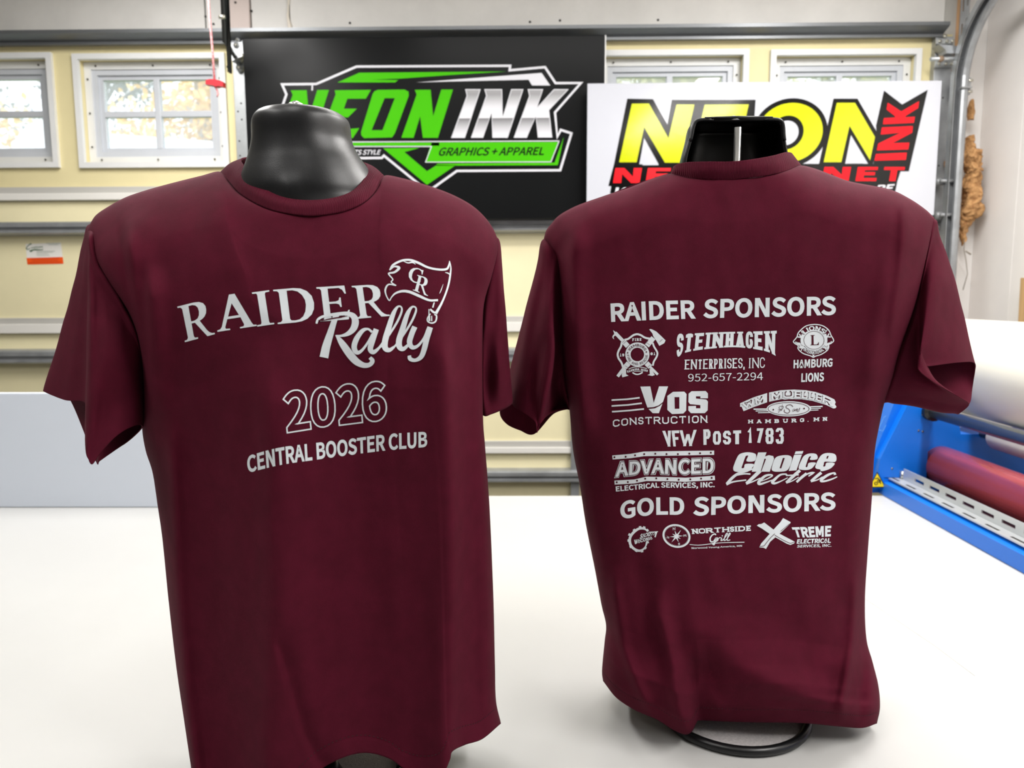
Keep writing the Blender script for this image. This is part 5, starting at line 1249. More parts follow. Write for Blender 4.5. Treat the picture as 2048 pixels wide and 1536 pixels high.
# ================================================================== T-SHIRTS
def fold_sum(folds, px, py):
    d = 0
    for (path, wd, amp, *asym) in folds:
        ys_ = [p[1] for p in path]
        y0, y1 = ys_[0], ys_[-1]
        f = 110 if len(asym) < 2 else asym[1]
        if py < y0 - f or py > y1 + f: continue
        k = sstep(y0 - f, y0 + f * .3, py) * (1 - sstep(y1 - f * .3, y1 + f, py))
        x = interp([(p[1], p[0]) for p in path], py)
        wl = wd
        wr_ = wd * (asym[0] if asym else 1)
        dx = px - x
        ww = wl if dx < 0 else wr_
        d += amp * k * math.exp(-(dx / ww) ** 2)
    return d
def panel(name, top, left, right, bot, Yc, D0, folds, m, parent, NU=220, NV=300, sgn=-1, expo=2.6, v0=.12, own=True, shrink=1.0, wav=.0012, seed=0, thick=.0011, kk=8, hemv=None):
    T = arc_spl(top, NU + 1, smooth=True)
    Bq = arc_spl(bot, NU + 1, smooth=True)
    # denser sampling towards the sides
    def cosd(s): return .5 * s + .5 * (.5 - .5 * math.cos(PI * s))
    def at(c, s):
        t = s * (len(c) - 1)
        i = min(int(t), len(c) - 2)
        return c[i].lerp(c[i + 1], t - i)
    Ls = spl(left, 300)
    Rs = spl(right, 300)
    def edge(c, v):
        y0, y1 = c[0].y, c[-1].y
        y = y0 + (y1 - y0) * v
        # first crossing of y (curves are close to monotonic in y)
        lo = 0
        for i in range(1, len(c)):
            if c[i].y >= y:
                a, b = c[i - 1], c[i]
                f = (y - a.y) / (b.y - a.y) if abs(b.y - a.y) > 1e-6 else 0
                q = a.lerp(b, min(max(f, 0), 1))
                return Vector((q.x, y, q.z))
        return c[-1].copy()
    V = []
    eL = [edge(Ls, j / NV) for j in range(NV + 1)]
    eR = [edge(Rs, j / NV) for j in range(NV + 1)]
    cxp = (left[0][0] + right[0][0]) / 2
    for j in range(NV + 1):
        v = j / NV
        L_, R_ = eL[j], eR[j]
        wv = math.sqrt(max(0, 1 - (1 - min(v / v0, 1)) ** 2))
        for i in range(NU + 1):
            s = cosd(i / NU)
            t_, b_ = at(T, s), at(Bq, s)
            base = t_ * (1 - v) + b_ * v + L_ * (1 - s) + R_ * s - (T[0] * (1 - s) * (1 - v) + T[-1] * s * (1 - v) + Bq[0] * (1 - s) * v + Bq[-1] * s * v)
            px, py = base.x, base.y
            se = max(0, 1 - abs(2 * s - 1) ** expo) ** .5
            dep = interp(D0, v) * se
            ty = (t_.z - Yc) * sgn          # forward amount at the top edge
            fwd = dep * wv + ty * (1 - wv)
            fwd += (L_.z - Yc) * sgn * (1 - s) ** kk + (R_.z - Yc) * sgn * s ** kk
            fd = fold_sum(folds, px, py) * min(1, se * 1.6)
            q = Vector((px * .011 + seed, py * .004, 0))
            fd += wav * mnoise.noise(q) * se + wav * .6 * mnoise.noise(q * 2.7) * se
            fwd += fd
            if hemv and v > hemv: fwd += .0006
            Y = Yc + sgn * fwd
            if own:
                V.append(P(px, py, Y))
            else:
                w_ = P(cxp + (px - cxp) * shrink, py, Yc if sgn < 0 else min(Yc, L_.z) * (1 - s) + min(Yc, R_.z) * s)
                V.append(Vector((w_.x, Y, max(w_.z, TZ + .016 + .0004 * (1 - v)))))
    Fc = []
    for j in range(NV):
        for i in range(NU):
            a = j * (NU + 1) + i
            Fc.append((a, a + NU + 1, a + NU + 2, a + 1) if sgn < 0 else (a, a + 1, a + NU + 2, a + NU + 1))
    o = obj(name, V, Fc, m, parent, smooth=True)
    bvh = BVHTree.FromPolygons(V, Fc)
    md = o.modifiers.new('cloth', 'SOLIDIFY')
    md.thickness = thick
    md.offset = -1
    return o, bvh, (V, NU, NV)
def loft(name, rings, m, parent, nu=120, nv=60, closed=True, wav=.0012, seed=0, thick=.0011, flip=False, bulge=None, hem=False):
    R = [[Vector(p) for p in r] for r in rings]
    k = len(R[0])
    fine = []
    for r in R:
        q = [Vector(P(*p)) for p in r]
        fine.append([catmull(q, (k if closed else k - 1) * i / (nu if closed else nu - 1), closed) for i in range(nu)])
    V = []
    for j in range(nv):
        t = (len(R) - 1) * j / (nv - 1)
        for i in range(nu):
            p = catmull([f[i] for f in fine], t)
            q = p * 14 + Vector((seed, 0, 0))
            e = math.sin(PI * min(1, .15 + j / (nv - 1)))
            p = p + mnoise.noise_vector(q) * wav * e + mnoise.noise_vector(q * 2.5) * wav * .5 * e
            V.append(p)
    Fc = []
    for j in range(nv - 1):
        for i in range(nu if closed else nu - 1):
            a = j * nu + i
            b = j * nu + (i + 1) % nu
            Fc.append((a, b, b + nu, a + nu) if not flip else (a, a + nu, b + nu, b))
    o = obj(name, V, Fc, m, parent, smooth=True)
    md = o.modifiers.new('cloth', 'SOLIDIFY')
    md.thickness = thick
    md.offset = -1
    return o, V
def tuck(r, cx, k=.10, dy=0, Yc=.82):
    return [(p[0] + (cx - p[0]) * k, p[1] + 10, p[2] + (Yc + .02 - p[2]) * .55) for p in r]
def lerp_ring(a, b, t, off=None):
    out = []
    for i, (p, q) in enumerate(zip(a, b)):
        v = [p[k] + (q[k] - p[k]) * t for k in range(3)]
        if off and i in off:
            v = [v[k] + off[i][k] for k in range(3)]
        out.append(tuple(v))
    return out
def stitches(parent, V, NU, NV, row, skip=1, name='hem_stitching'):
    L = []
    for i in range(2, NU - 2, 2):
        a = V[row * (NU + 1) + i]; b = V[row * (NU + 1) + i + 1]
        d = (EYE - a).normalized() * .0004
        a2, b2 = a + d, a.lerp(b, .8) + d
        L.append(tube_data([a2, b2], .00045, 4))
    Vv, Fc = join_data(L)
    return obj(name, Vv, Fc, M_stitch, parent, kind='stuff')

# ---------------- left shirt (front view)
YL = .82
tsL = empty('t_shirt', P(640, 1500, .82), 'maroon t-shirt seen from the front, printed with large script and the year', 't-shirt')
topL = [(181, 446, .82), (192, 430, .82), (215, 414, .82), (250, 395, .82), (290, 381, .82), (340, 367, .82), (400, 352, .82), (441, 343, .82), (458, 364, .79), (480, 388, .765), (520, 411, .745), (560, 424, .735), (620, 431, .73), (680, 424, .735), (720, 409, .745), (745, 390, .765), (759, 370, .79), (768, 351, .82), (800, 355, .82), (850, 369, .82), (900, 387, .82), (940, 408, .82), (966, 430, .82), (985, 455, .82), (996, 479, .82)]
leftL = [(181, 446, .82), (176, 466, .805), (193, 520, .775), (217, 562, .765), (259, 628, .76), (279, 690, .765), (287, 770, .785), (284, 850, .81), (291, 900, .82), (305, 945, .82), (315, 1010, .82), (325, 1080, .82), (337, 1200, .82), (352, 1330, .82), (368, 1440, .81), (384, 1548, .79)]
rightL = [(996, 479, .82), (994, 510, .815), (983, 555, .81), (968, 610, .81), (965, 690, .81), (966, 830, .82), (970, 890, .82), (976, 966, .82), (981, 1050, .82), (987, 1200, .82), (990, 1330, .82), (992, 1400, .82), (1002, 1447, .82)]
botL = [(384, 1548, .79), (400, 1580, .77), (450, 1605, .75), (520, 1612, .72), (590, 1585, .72), (640, 1540, .72), (690, 1514, .72), (735, 1506, .72), (780, 1518, .72), (812, 1540, .72), (850, 1552, .72), (885, 1546, .72), (900, 1520, .73), (905, 1503, .74), (930, 1490, .76), (965, 1478, .79), (1002, 1447, .82)]
D0L = [(0, .095), (.08, .108), (.2, .118), (.35, .122), (.55, .112), (.8, .102), (1, .10)]
foldsL = [
    ([(545, 820), (548, 900), (548, 1000), (545, 1250), (535, 1560)], 36, .020, 1.9, 170),
    ([(415, 820), (415, 900), (420, 1000), (430, 1250), (445, 1560)], 60, -.015, .8, 170),
    ([(885, 690), (893, 760), (898, 900), (905, 1100), (900, 1300), (897, 1560)], 36, .018, .55, 130),
    ([(725, 860), (740, 1000), (750, 1250), (760, 1500)], 95, -.018, 1, 170),
    ([(940, 600), (945, 700), (945, 900), (948, 1100), (955, 1400)], 22, -.012, 1),
    ([(303, 580), (305, 700), (307, 800)], 14, .016, 3.0, 60),
    ([(260, 480), (268, 560), (275, 640)], 12, .006, 1, 50),
    ([(238, 470), (252, 560), (262, 620)], 8, -.004, 1, 40),
    ([(345, 900), (352, 1150), (372, 1400), (392, 1560)], 18, .014, 1),
    ([(330, 560), (350, 800), (360, 950)], 30, -.007, 1),
    ([(560, 1290), (590, 1400), (612, 1470), (640, 1530)], 10, -.005, 2.2, 40),
    ([(268, 440), (262, 480), (268, 520)], 30, .005, 1, 40),
]
fL, bvhL, gL = panel('front_panel', topL, leftL, rightL, botL, YL, D0L, foldsL, M_fab, tsL, v0=.16, expo=2.7, seed=3, hemv=.972, wav=.0022)
topLb = [(181, 446, .82), (215, 414, .82), (290, 381, .82), (400, 352, .82), (450, 342, .83), (490, 332, .86), (550, 326, .89), (620, 325, .895), (680, 330, .89), (725, 337, .86), (768, 351, .82), (850, 369, .82), (940, 408, .82), (985, 455, .82), (996, 479, .82)]
botLb = [(384, 1548, .82), (450, 1520, .9), (700, 1480, .92), (930, 1450, .88), (1002, 1447, .82)]
panel('back_panel', topLb, [(a, b, 2 * .82 - c if b < 800 else c) for a, b, c in leftL], [(a, b, .82) for a, b, c in rightL], botLb, YL, [(0, .05), (.15, .08), (.5, .075), (1, .075)], [], M_fab, tsL, NU=70, NV=80, sgn=1, own=False, shrink=.985, v0=.16)
# collar
colO = [(441, 343, .822), (458, 364, .788), (480, 388, .763), (520, 411, .743), (560, 424, .733), (620, 431, .728), (680, 424, .733), (720, 409, .743), (745, 390, .763), (759, 370, .788), (768, 351, .822), (735, 338, .868), (680, 330, .896), (617, 328, .902), (550, 329, .896), (485, 334, .868)]
colI = [(482, 319, .830), (490, 333, .798), (503, 352, .775), (535, 380, .753), (572, 395, .745), (618, 400, .742), (662, 396, .745), (698, 385, .753), (720, 367, .775), (731, 350, .798), (733, 333, .830), (722, 322, .862), (680, 314, .885), (617, 312, .888), (550, 313, .885), (495, 314, .862)]
colM = [tuple((a[k] * .5 + b[k] * .5) for k in range(3)) for a, b in zip(colO, colI)]
colM = [(a[0] + (-3 if a[0] < 500 else 3 if a[0] > 720 else 0), a[1] - 3, a[2] + (-.0035 if i < 11 else .003)) for i, a in enumerate(colM)]
loft('collar', [colI, colM, colO], M_rib, tsL, nu=200, nv=16, wav=.0002, thick=.002, flip=True)
# sleeves
r0 = [(177, 452, .835), (180, 458, .81), (183, 464, .79), (183, 472, .778), (187, 492, .772), (199, 532, .766), (217, 562, .762), (248, 612, .760), (279, 690, .766), (292, 838, .81), (288, 760, .868), (240, 640, .885), (205, 560, .88), (182, 480, .865)]
r9 = [(88, 782, .87), (131, 800, .82), (172, 806, .79), (172, 852, .745), (174, 905, .715), (184, 929, .712), (204, 902, .718), (240, 866, .73), (272, 850, .755), (282, 856, .785), (250, 886, .79), (200, 920, .755), (188, 915, .78), (135, 792, .90)]
rr_ = [tuck(r0, 617, .07), r0, lerp_ring(r0, r9, .12), lerp_ring(r0, r9, .45, {0: (3, 0, 0), 4: (2, 0, -.01), 5: (4, 0, -.012), 6: (5, -4, -.014), 7: (5, -4, -.008)}), lerp_ring(r0, r9, .75, {0: (3, 0, 0), 5: (0, 0, -.006)}), lerp_ring(r0, r9, .94), r9]
_, VsL = loft('sleeve', rr_, M_fab, tsL, nu=150, nv=80, seed=1, wav=.0015)
r0 = [(997, 480, .83), (995, 509, .815), (985, 552, .81), (970, 612, .812), (963, 700, .825), (960, 826, .845), (970, 760, .88), (985, 650, .90), (998, 540, .88), (1001, 495, .86)]
r9 = [(1026, 804, .89), (1016, 814, .865), (1000, 822, .85), (982, 829, .84), (968, 832, .838), (950, 815, .86), (950, 795, .90), (972, 780, .92), (1000, 784, .925), (1018, 794, .91)]
rr_ = [tuck(r0, 617, .05, 0, .83), r0, lerp_ring(r0, r9, .3, {0: (2, 0, 0), 1: (2, 0, -.004)}), lerp_ring(r0, r9, .7, {2: (3, 0, -.006), 3: (-3, 0, .01)}), r9]
loft('sleeve', rr_, M_fab, tsL, nu=100, nv=60, seed=9, wav=.0012)
stitches(fL, *gL, int(gL[2] * .968))

# ---------------- right shirt (back view)
YR = .94
tsR = empty('t_shirt', P(1480, 1440, .94), 'maroon t-shirt seen from the back, covered with rows of printed sponsor marks', 't-shirt')
topR = [(1087, 480, .94), (1092, 462, .94), (1103, 447, .94), (1119, 430, .94), (1154, 411, .94), (1204, 393, .94), (1260, 374, .94), (1310, 355, .935), (1343, 347, .925), (1378, 355, .895), (1415, 359, .88), (1453, 359, .872), (1528, 351, .872), (1570, 342, .885), (1598, 331, .92), (1627, 336, .94), (1665, 350, .94), (1702, 363, .94), (1777, 378, .94), (1817, 396, .94), (1850, 418, .94), (1869, 436, .94)]
leftR = [(1087, 480, .94), (1103, 504, .935), (1115, 530, .935), (1121, 600, .94), (1124, 680, .94), (1131, 760, .94), (1139, 820, .94), (1146, 900, .94), (1160, 973, .94), (1172, 1050, .94), (1190, 1140, .94), (1203, 1210, .94), (1212, 1250, .94), (1209, 1285, .94), (1204, 1340, .94), (1206, 1362, .94)]
rightR = [(1869, 436, .94), (1862, 475, .93), (1848, 540, .925), (1828, 620, .92), (1800, 700, .925), (1784, 760, .93), (1769, 805, .94), (1757, 860, .94), (1750, 900, .94), (1746, 952, .94), (1744, 994, .94), (1736, 1100, .94), (1730, 1200, .94), (1733, 1277, .94), (1745, 1323, .93), (1757, 1372, .92), (1760, 1415, .905), (1754, 1447, .895)]
botR = [(1206, 1362, .94), (1231, 1394, .9), (1262, 1416, .87), (1287, 1428, .86), (1315, 1440, .85), (1345, 1459, .84), (1370, 1469, .84), (1384, 1463, .84), (1393, 1446, .85), (1400, 1441, .86), (1447, 1443, .86), (1508, 1445, .86), (1601, 1446, .86), (1677, 1453, .87), (1724, 1456, .88), (1754, 1447, .895)]
D0R = [(0, .074), (.08, .078), (.2, .080), (.4, .076), (.6, .072), (.85, .086), (.93, .101), (.97, .095), (1, .078)]
foldsR = [
    ([(1150, 480), (1145, 560), (1150, 700), (1162, 850)], 20, .014, 1.4, 70),
    ([(1809, 400), (1807, 470), (1800, 560), (1785, 660)], 12, .009, 2.0, 50),
    ([(1775, 560), (1750, 700), (1745, 850), (1722, 1000), (1712, 1150)], 28, .010, 1),
    ([(1230, 1180), (1245, 1290), (1275, 1370), (1300, 1420)], 12, .008, 1.2, 60),
    ([(1275, 1130), (1300, 1250), (1330, 1340)], 24, -.006, 1.2, 90),
    ([(1320, 1230), (1345, 1330), (1352, 1390), (1368, 1460)], 20, .013, .9, 60),
    ([(1392, 1350), (1396, 1400), (1408, 1440)], 16, -.018, 2.6, 50),
    ([(1430, 1260), (1480, 1330), (1600, 1390), (1680, 1410)], 60, .009, 1.0, 60),
    ([(1560, 1230), (1620, 1330), (1690, 1380)], 50, -.006, 1.2, 70),
    ([(1420, 1330), (1440, 1380), (1470, 1425)], 26, -.008, 1.6, 50),
    ([(1712, 1180), (1706, 1280), (1688, 1380), (1684, 1400)], 12, .012, 1, 60),
    ([(1735, 1270), (1728, 1350), (1722, 1410)], 12, -.008, 1, 50),
    ([(1480, 600), (1480, 800), (1480, 1000)], 190, -.006, 1, 150),
]
fR, bvhR, gR = panel('back_panel', topR, leftR, rightR, botR, YR, D0R, foldsR, M_fab, tsR, v0=.085, expo=3.2, seed=8, hemv=.982, wav=.0022)
topRb = [(1087, 480, .94), (1119, 430, .94), (1204, 393, .94), (1310, 355, .945), (1350, 370, .98), (1400, 400, 1.02), (1465, 408, 1.035), (1530, 400, 1.02), (1590, 370, .98), (1627, 338, .945), (1702, 363, .94), (1817, 396, .94), (1869, 436, .94)]
panel('front_panel', topRb, [(a, b, .94) for a, b, c in leftR], [(a, b, 2 * .94 - c) for a, b, c in rightR], [(1206, 1362, .94), (1300, 1400, 1.0), (1480, 1405, 1.04), (1650, 1410, 1.0), (1754, 1447, .94)], YR, [(0, .08), (.1, .105), (.3, .115), (.6, .11), (1, .10)], [], M_fab, tsR, NU=70, NV=80, sgn=1, own=False, shrink=.985, v0=.16)
colU = [(1346, 334, .93), (1368, 325, .90), (1415, 323, .875), (1458, 323, .868), (1500, 319, .868), (1545, 311, .880), (1574, 304, .905), (1586, 310, .94), (1577, 330, .99), (1530, 358, 1.02), (1465, 370, 1.03), (1400, 360, 1.02), (1355, 345, .98)]
colD = [(1343, 349, .925), (1378, 357, .893), (1415, 360, .878), (1453, 360, .870), (1528, 352, .870), (1570, 343, .883), (1598, 332, .918), (1603, 336, .945), (1590, 372, .99), (1535, 398, 1.022), (1465, 408, 1.036), (1390, 398, 1.022), (1345, 366, .97)]
colM = [(a[0] * .5 + b[0] * .5, a[1] * .5 + b[1] * .5, a[2] * .5 + b[2] * .5 + (-.003 if i < 7 else .003)) for i, (a, b) in enumerate(zip(colU, colD))]
loft('collar', [colU, colM, colD], M_rib, tsR, nu=200, nv=16, wav=.0002, thick=.002, flip=True)
# left sleeve of the right shirt
r0 = [(1086, 480, .94), (1090, 488, .925), (1097, 498, .918), (1106, 510, .918), (1114, 528, .920), (1121, 600, .925), (1125, 690, .93), (1133, 770, .935), (1141, 818, .945), (1135, 770, .98), (1122, 650, 1.0), (1108, 560, .99), (1096, 510, .97), (1087, 488, .955)]
r9 = [(1020, 785, .935), (1027, 810, .905), (1045, 824, .89), (1062, 836, .885), (1071, 846, .882), (1074, 866, .880), (1083, 843, .884), (1100, 827, .91), (1135, 817, .94), (1105, 828, .975), (1068, 868, .99), (1040, 861, 1.0), (1012, 847, 1.0), (1001, 822, .975)]
rr_ = [tuck(r0, 1480, .07, 0, .94), r0, lerp_ring(r0, r9, .15, {3: (0, 0, -.006), 4: (-2, 0, -.012), 5: (-6, 0, -.015)}),
       lerp_ring(r0, r9, .45, {1: (-2, 0, 0), 3: (2, 0, -.014), 4: (6, 0, -.022), 5: (6, 0, -.026), 6: (-1, 0, .004), 7: (2, 0, .02), 0: (-2, 0, 0)}),
       lerp_ring(r0, r9, .75, {4: (3, 0, -.014), 5: (4, 0, -.016), 6: (4, 0, .004), 7: (3, 0, .015)}), lerp_ring(r0, r9, .93), r9]
loft('sleeve', rr_, M_fab, tsR, nu=150, nv=80, seed=21, wav=.0013)
# right sleeve of the right shirt
r0 = [(1872, 440, .945), (1866, 452, .93), (1858, 490, .922), (1844, 560, .918), (1826, 630, .918), (1806, 690, .920), (1790, 745, .925), (1777, 785, .932), (1772, 800, .948), (1790, 700, .99), (1830, 580, 1.0), (1862, 480, .975)]
r9 = [(1949, 726, .975), (1920, 725, .935), (1872, 731, .905), (1837, 738, .888), (1862, 762, .888), (1893, 781, .896), (1922, 797, .905), (1938, 810, .925), (1916, 829, .945), (1938, 808, .975), (1943, 780, .995), (1950, 745, .99)]
rr_ = [tuck(r0, 1480, .07, 0, .94), r0, lerp_ring(r0, r9, .12), lerp_ring(r0, r9, .4, {0: (6, 0, 0), 1: (5, 0, -.004), 2: (4, 0, -.012), 3: (6, 0, -.010), 4: (0, 0, .012), 5: (0, 0, .016), 11: (4, 0, 0)}),
       lerp_ring(r0, r9, .75, {0: (3, 0, 0), 2: (2, 0, -.006), 3: (2, 4, -.006), 4: (-2, 0, .004), 5: (0, 4, .004), 7: (0, 4, 0), 8: (0, 3, 0)}), lerp_ring(r0, r9, .94), r9]
loft('sleeve', rr_, M_fab, tsR, nu=150, nv=80, seed=31, wav=.0013)
stitches(fR, *gR, int(gR[2] * .978))

# ================================================================== PRINTS
A_ = ((340, 500), .29943)
def TA(sh): return tf(sh, *A_)
def pr_(name, shapes, bvh, parent, lvl=0, m=None, cell=7.0, label=None):
    return print_on(name, shapes, bvh, m or M_print, parent, .0004 + .00014 * lvl, cell, label)
letters = [serif('R', [(48, 378), (275, 322), (300, 562), (100, 616)]), serif('A', [(290, 318), (543, 280), (574, 508), (322, 546)]),
           serif('I', [(547, 284), (662, 268), (697, 495), (583, 512)]), serif('D', [(689, 266), (950, 243), (975, 472), (720, 495)]),
           serif('E', [(977, 249), (1182, 236), (1208, 462), (1005, 478)]), serif('R', [(1213, 240), (1438, 226), (1468, 440), (1246, 460)])]
pr_('serif_lettering', [TA(s) for s in letters], bvhL, tsL)
rl = [([(1112, 430), (1095, 480), (1070, 560), (1045, 640), (1028, 718)], [38, 36, 44, 52, 56]),
      ([(978, 492), (988, 465), (1015, 447), (1060, 436), (1120, 428), (1180, 425), (1222, 440), (1238, 475), (1228, 520), (1195, 555), (1150, 572), (1105, 572)], [12, 16, 16, 18, 22, 26, 36, 44, 42, 30, 16, 8]),
      ([(1112, 570), (1150, 625), (1200, 695), (1245, 745), (1295, 770), (1335, 765), (1352, 740), (1335, 718)], [14, 40, 48, 44, 34, 28, 28, 22]),
      ([(1350, 548), (1322, 528), (1285, 540), (1245, 595), (1230, 650), (1248, 684), (1280, 672), (1320, 620), (1352, 560)], [16, 14, 26, 34, 34, 28, 18, 14, 12]),
      ([(1378, 528), (1352, 605), (1338, 660), (1358, 682), (1395, 655), (1430, 605)], [34, 36, 34, 28, 16, 12]),
      ([(1405, 650), (1455, 580), (1515, 485), (1546, 415), (1545, 382), (1520, 380), (1490, 430), (1458, 530), (1436, 610), (1438, 655), (1465, 668), (1500, 645)], [12, 13, 14, 13, 10, 14, 28, 36, 38, 36, 26, 14]),
      ([(1500, 645), (1550, 580), (1610, 485), (1641, 415), (1640, 384), (1615, 382), (1585, 430), (1553, 530), (1530, 605), (1534, 648), (1560, 660), (1600, 625)], [12, 13, 14, 13, 10, 14, 28, 36, 38, 36, 26, 14]),
      ([(1635, 512), (1615, 560), (1600, 615), (1618, 650), (1655, 640), (1695, 590), (1722, 525)], [34, 34, 34, 28, 18, 14, 14]),
      ([(1738, 515), (1715, 590), (1700, 655), (1678, 712), (1640, 736), (1605, 728), (1598, 705)], [36, 36, 34, 30, 22, 26, 22])]
pr_('script_lettering', [TA(ribbon(p, [x * 1.05 for x in w_], smooth=6)) for p, w_ in rl], bvhL, tsL, 2)
sh_ = [([(1105, 442), (1100, 462), (1150, 452), (1190, 440)], [3, 3, 5, 3])]
pr_('script_gap', [TA(ribbon([(1010, 475), (1060, 462), (1130, 450), (1185, 440)], [3, 8, 8, 3], smooth=4)), TA(ribbon([(990, 470), (1015, 470), (1030, 462)], 5))], bvhL, tsL, 3, M_fabdark)
fl = [([(1466, 134), (1490, 100), (1545, 72), (1600, 66), (1655, 84), (1720, 115), (1790, 130), (1845, 128), (1862, 105), (1867, 72)], [6, 14, 14, 14, 16, 14, 14, 14, 12, 3]),
      ([(1868, 75), (1876, 120), (1870, 180), (1858, 240), (1838, 300), (1812, 360), (1775, 425)], [4, 8, 12, 12, 12, 14, 20]),
      ([(1790, 335), (1730, 335), (1660, 305), (1600, 280), (1550, 275), (1505, 290), (1480, 315), (1465, 337), (1445, 305), (1438, 265), (1460, 230), (1510, 238)], [14, 14, 18, 18, 16, 12, 8, 8, 8, 12, 10, 6]),
      ([(1510, 238), (1478, 215), (1488, 195), (1460, 158), (1500, 148), (1530, 120), (1500, 110), (1466, 134)], [8, 8, 8, 10, 14, 18, 10, 8]),
      ([(1560, 75), (1590, 86), (1620, 82), (1640, 96)], [3, 8, 10, 3]),
      ([(1838, 150), (1858, 155), (1868, 165)], [3, 8, 4]), ([(1825, 228), (1810, 270), (1800, 292)], [2, 6, 2]),
      ([(1765, 350), (1755, 385)], [8, 10]), ([(1738, 395), (1760, 415), (1782, 420)], [12, 14, 10]),
      ([(1740, 425), (1720, 455), (1722, 478), (1750, 488), (1775, 475), (1780, 440), (1765, 430)], [8, 8, 8, 10, 10, 10, 8]),
      ([(1735, 440), (1735, 475)], [6, 8]), ([(1748, 440), (1748, 475)], [6, 8]), ([(1730, 395), (1728, 480)], [6, 5])]
em = [TA(ribbon(p, w_, smooth=5)) for p, w_ in fl]
em += [TA(serif('C', [(1608, 108), (1700, 135), (1668, 232), (1580, 195)])), TA(serif('R', [(1652, 166), (1742, 192), (1722, 308), (1622, 268)]))]
pr_('flag_emblem', em, bvhL, tsL)
def quadmap(q):
    def f(u, v):
        v = 1 - v
        a = [q[0][i] + (q[1][i] - q[0][i]) * u for i in (0, 1)]
        b = [q[3][i] + (q[2][i] - q[3][i]) * u for i in (0, 1)]
        return (a[0] + (b[0] - a[0]) * v, a[1] + (b[1] - a[1]) * v)
    return f
yr = []
for ch, q in (('2', [(752, 950), (915, 922), (942, 1196), (778, 1222)]), ('0', [(935, 925), (1092, 903), (1112, 1170), (945, 1195)]),
              ('2', [(1105, 908), (1262, 880), (1286, 1152), (1126, 1172)]), ('6', [(1280, 888), (1432, 870), (1452, 1134), (1290, 1158)])):
    cs = [[(int(a), int(b)) for a, b in zip(c.split()[::2], c.split()[1::2])] for c in FY[ch][1]]
    xs_ = [a for c in cs for a, b in c]; ys_ = [b for c in cs for a, b in c]
    f_ = quadmap(q)
    for c in cs:
        yr.append(TA(ribbon([f_((a - min(xs_)) / (max(xs_) - min(xs_)), (b - min(ys_)) / (max(ys_) - min(ys_))) for a, b in c], 9.5, True)))
pr_('outlined_year', yr, bvhL, tsL)
cb = text('CENTRAL BOOSTER CLUB', [(512, 1378), (720, 1322), (960, 1290), (1200, 1262), (1450, 1230), (1718, 1213)], [(520, 1488), (740, 1436), (970, 1402), (1210, 1368), (1455, 1338), (1718, 1316)], .048)
pr_('club_lettering', [TA(cb)], bvhL, tsL)

# back print
B_ = ((1200, 570), .24414); Cc = ((1200, 760), .24414); Dd = ((1200, 960), .24414)
Ee = ((1215, 640), .08464); Ff = ((1570, 640), .08462); Gg = ((1470, 770), .10742); Hh = ((1240, 1040), .13672); Ii = ((1440, 890), .12207)
def T(k, L): return [tf(s, *k) for s in L]
heads = [text('RAIDER', [(85, 152), (400, 133), (780, 124)], [(92, 303), (400, 288), (786, 275)], .050), text('SPONSORS', [(850, 118), (1350, 105), (1933, 92)], [(845, 272), (1350, 262), (1933, 245)], .050)]
pr_('heading_lettering', T(B_, heads), bvhR, tsR)
heads = [text('GOLD', [(165, 180), (330, 152), (500, 142), (690, 142)], [(168, 322), (330, 298), (500, 284), (690, 288)], .050), text('SPONSORS', [(765, 142), (1200, 128), (1560, 112), (1930, 102)], [(762, 295), (1200, 272), (1560, 262), (1930, 246)], .050)]
pr_('heading_lettering', T(Dd, heads), bvhR, tsR)
# fire department mark
fire = [poly(ell(705, 815, 285, 285, 60), ell(705, 815, 160, 160, 60)),
        ribbon([(400, 470), (480, 450), (540, 410), (610, 360), (700, 335), (790, 360), (860, 405), (930, 430), (1010, 440)], 46, smooth=4),
        ribbon([(340, 520), (320, 620), (262, 730), (240, 815), (262, 905), (330, 1010), (365, 1120)], 46, smooth=4),
        ribbon([(1070, 540), (1100, 630), (1160, 730), (1180, 800), (1150, 890), (1095, 980), (1070, 1080)], 42, smooth=4),
        ribbon([(930, 610), (1085, 420)], 120), poly([(985, 222), (1020, 212), (1060, 225), (1150, 270), (1280, 390), (1372, 482), (1340, 550), (1225, 612), (1160, 500), (1080, 380), (1062, 320)]),
        ribbon([(480, 620), (370, 500)], 118), ribbon([(400, 530), (180, 300)], [80, 80]), ribbon([(200, 330), (135, 245)], [70, 6]), ribbon([(200, 345), (150, 365), (130, 410), (155, 452)], [50, 36, 30, 6], smooth=4),
        ribbon([(500, 1020), (410, 1120)], 120), ribbon([(430, 1080), (240, 1335)], 75), poly([(380, 1160), (440, 1150), (440, 1280), (497, 1315), (350, 1356), (335, 1300)]),
        ribbon([(920, 1020), (1010, 1110)], 120), ribbon([(1000, 1100), (1190, 1290)], 58), poly([(990, 1150), (1050, 1180), (1120, 1300), (1060, 1322), (940, 1302), (1000, 1275)]),
        ribbon([(500, 1160), (600, 1120), (710, 1108), (820, 1118), (930, 1150)], 16, smooth=3), ribbon([(590, 1240), (650, 1275), (710, 1285), (770, 1270), (830, 1235)], 32, smooth=3), ribbon([(620, 1212), (840, 1212)], 12),
        stext('FIRE', [(582, 432), (802, 428)], [(582, 500), (802, 490)], t=.26), stext('19', [(290, 795), (395, 793)], [(290, 862), (395, 860)], t=.3), stext('01', [(1015, 767), (1130, 765)], [(1015, 832), (1130, 830)], t=.3),
        stext('HAMBURG, MINN', [(455, 1200), (700, 1140), (960, 1180)], [(470, 1245), (700, 1190), (950, 1225)], t=.28)]
pr_('fire_mark', T(Ee, fire), bvhR, tsR, cell=8)
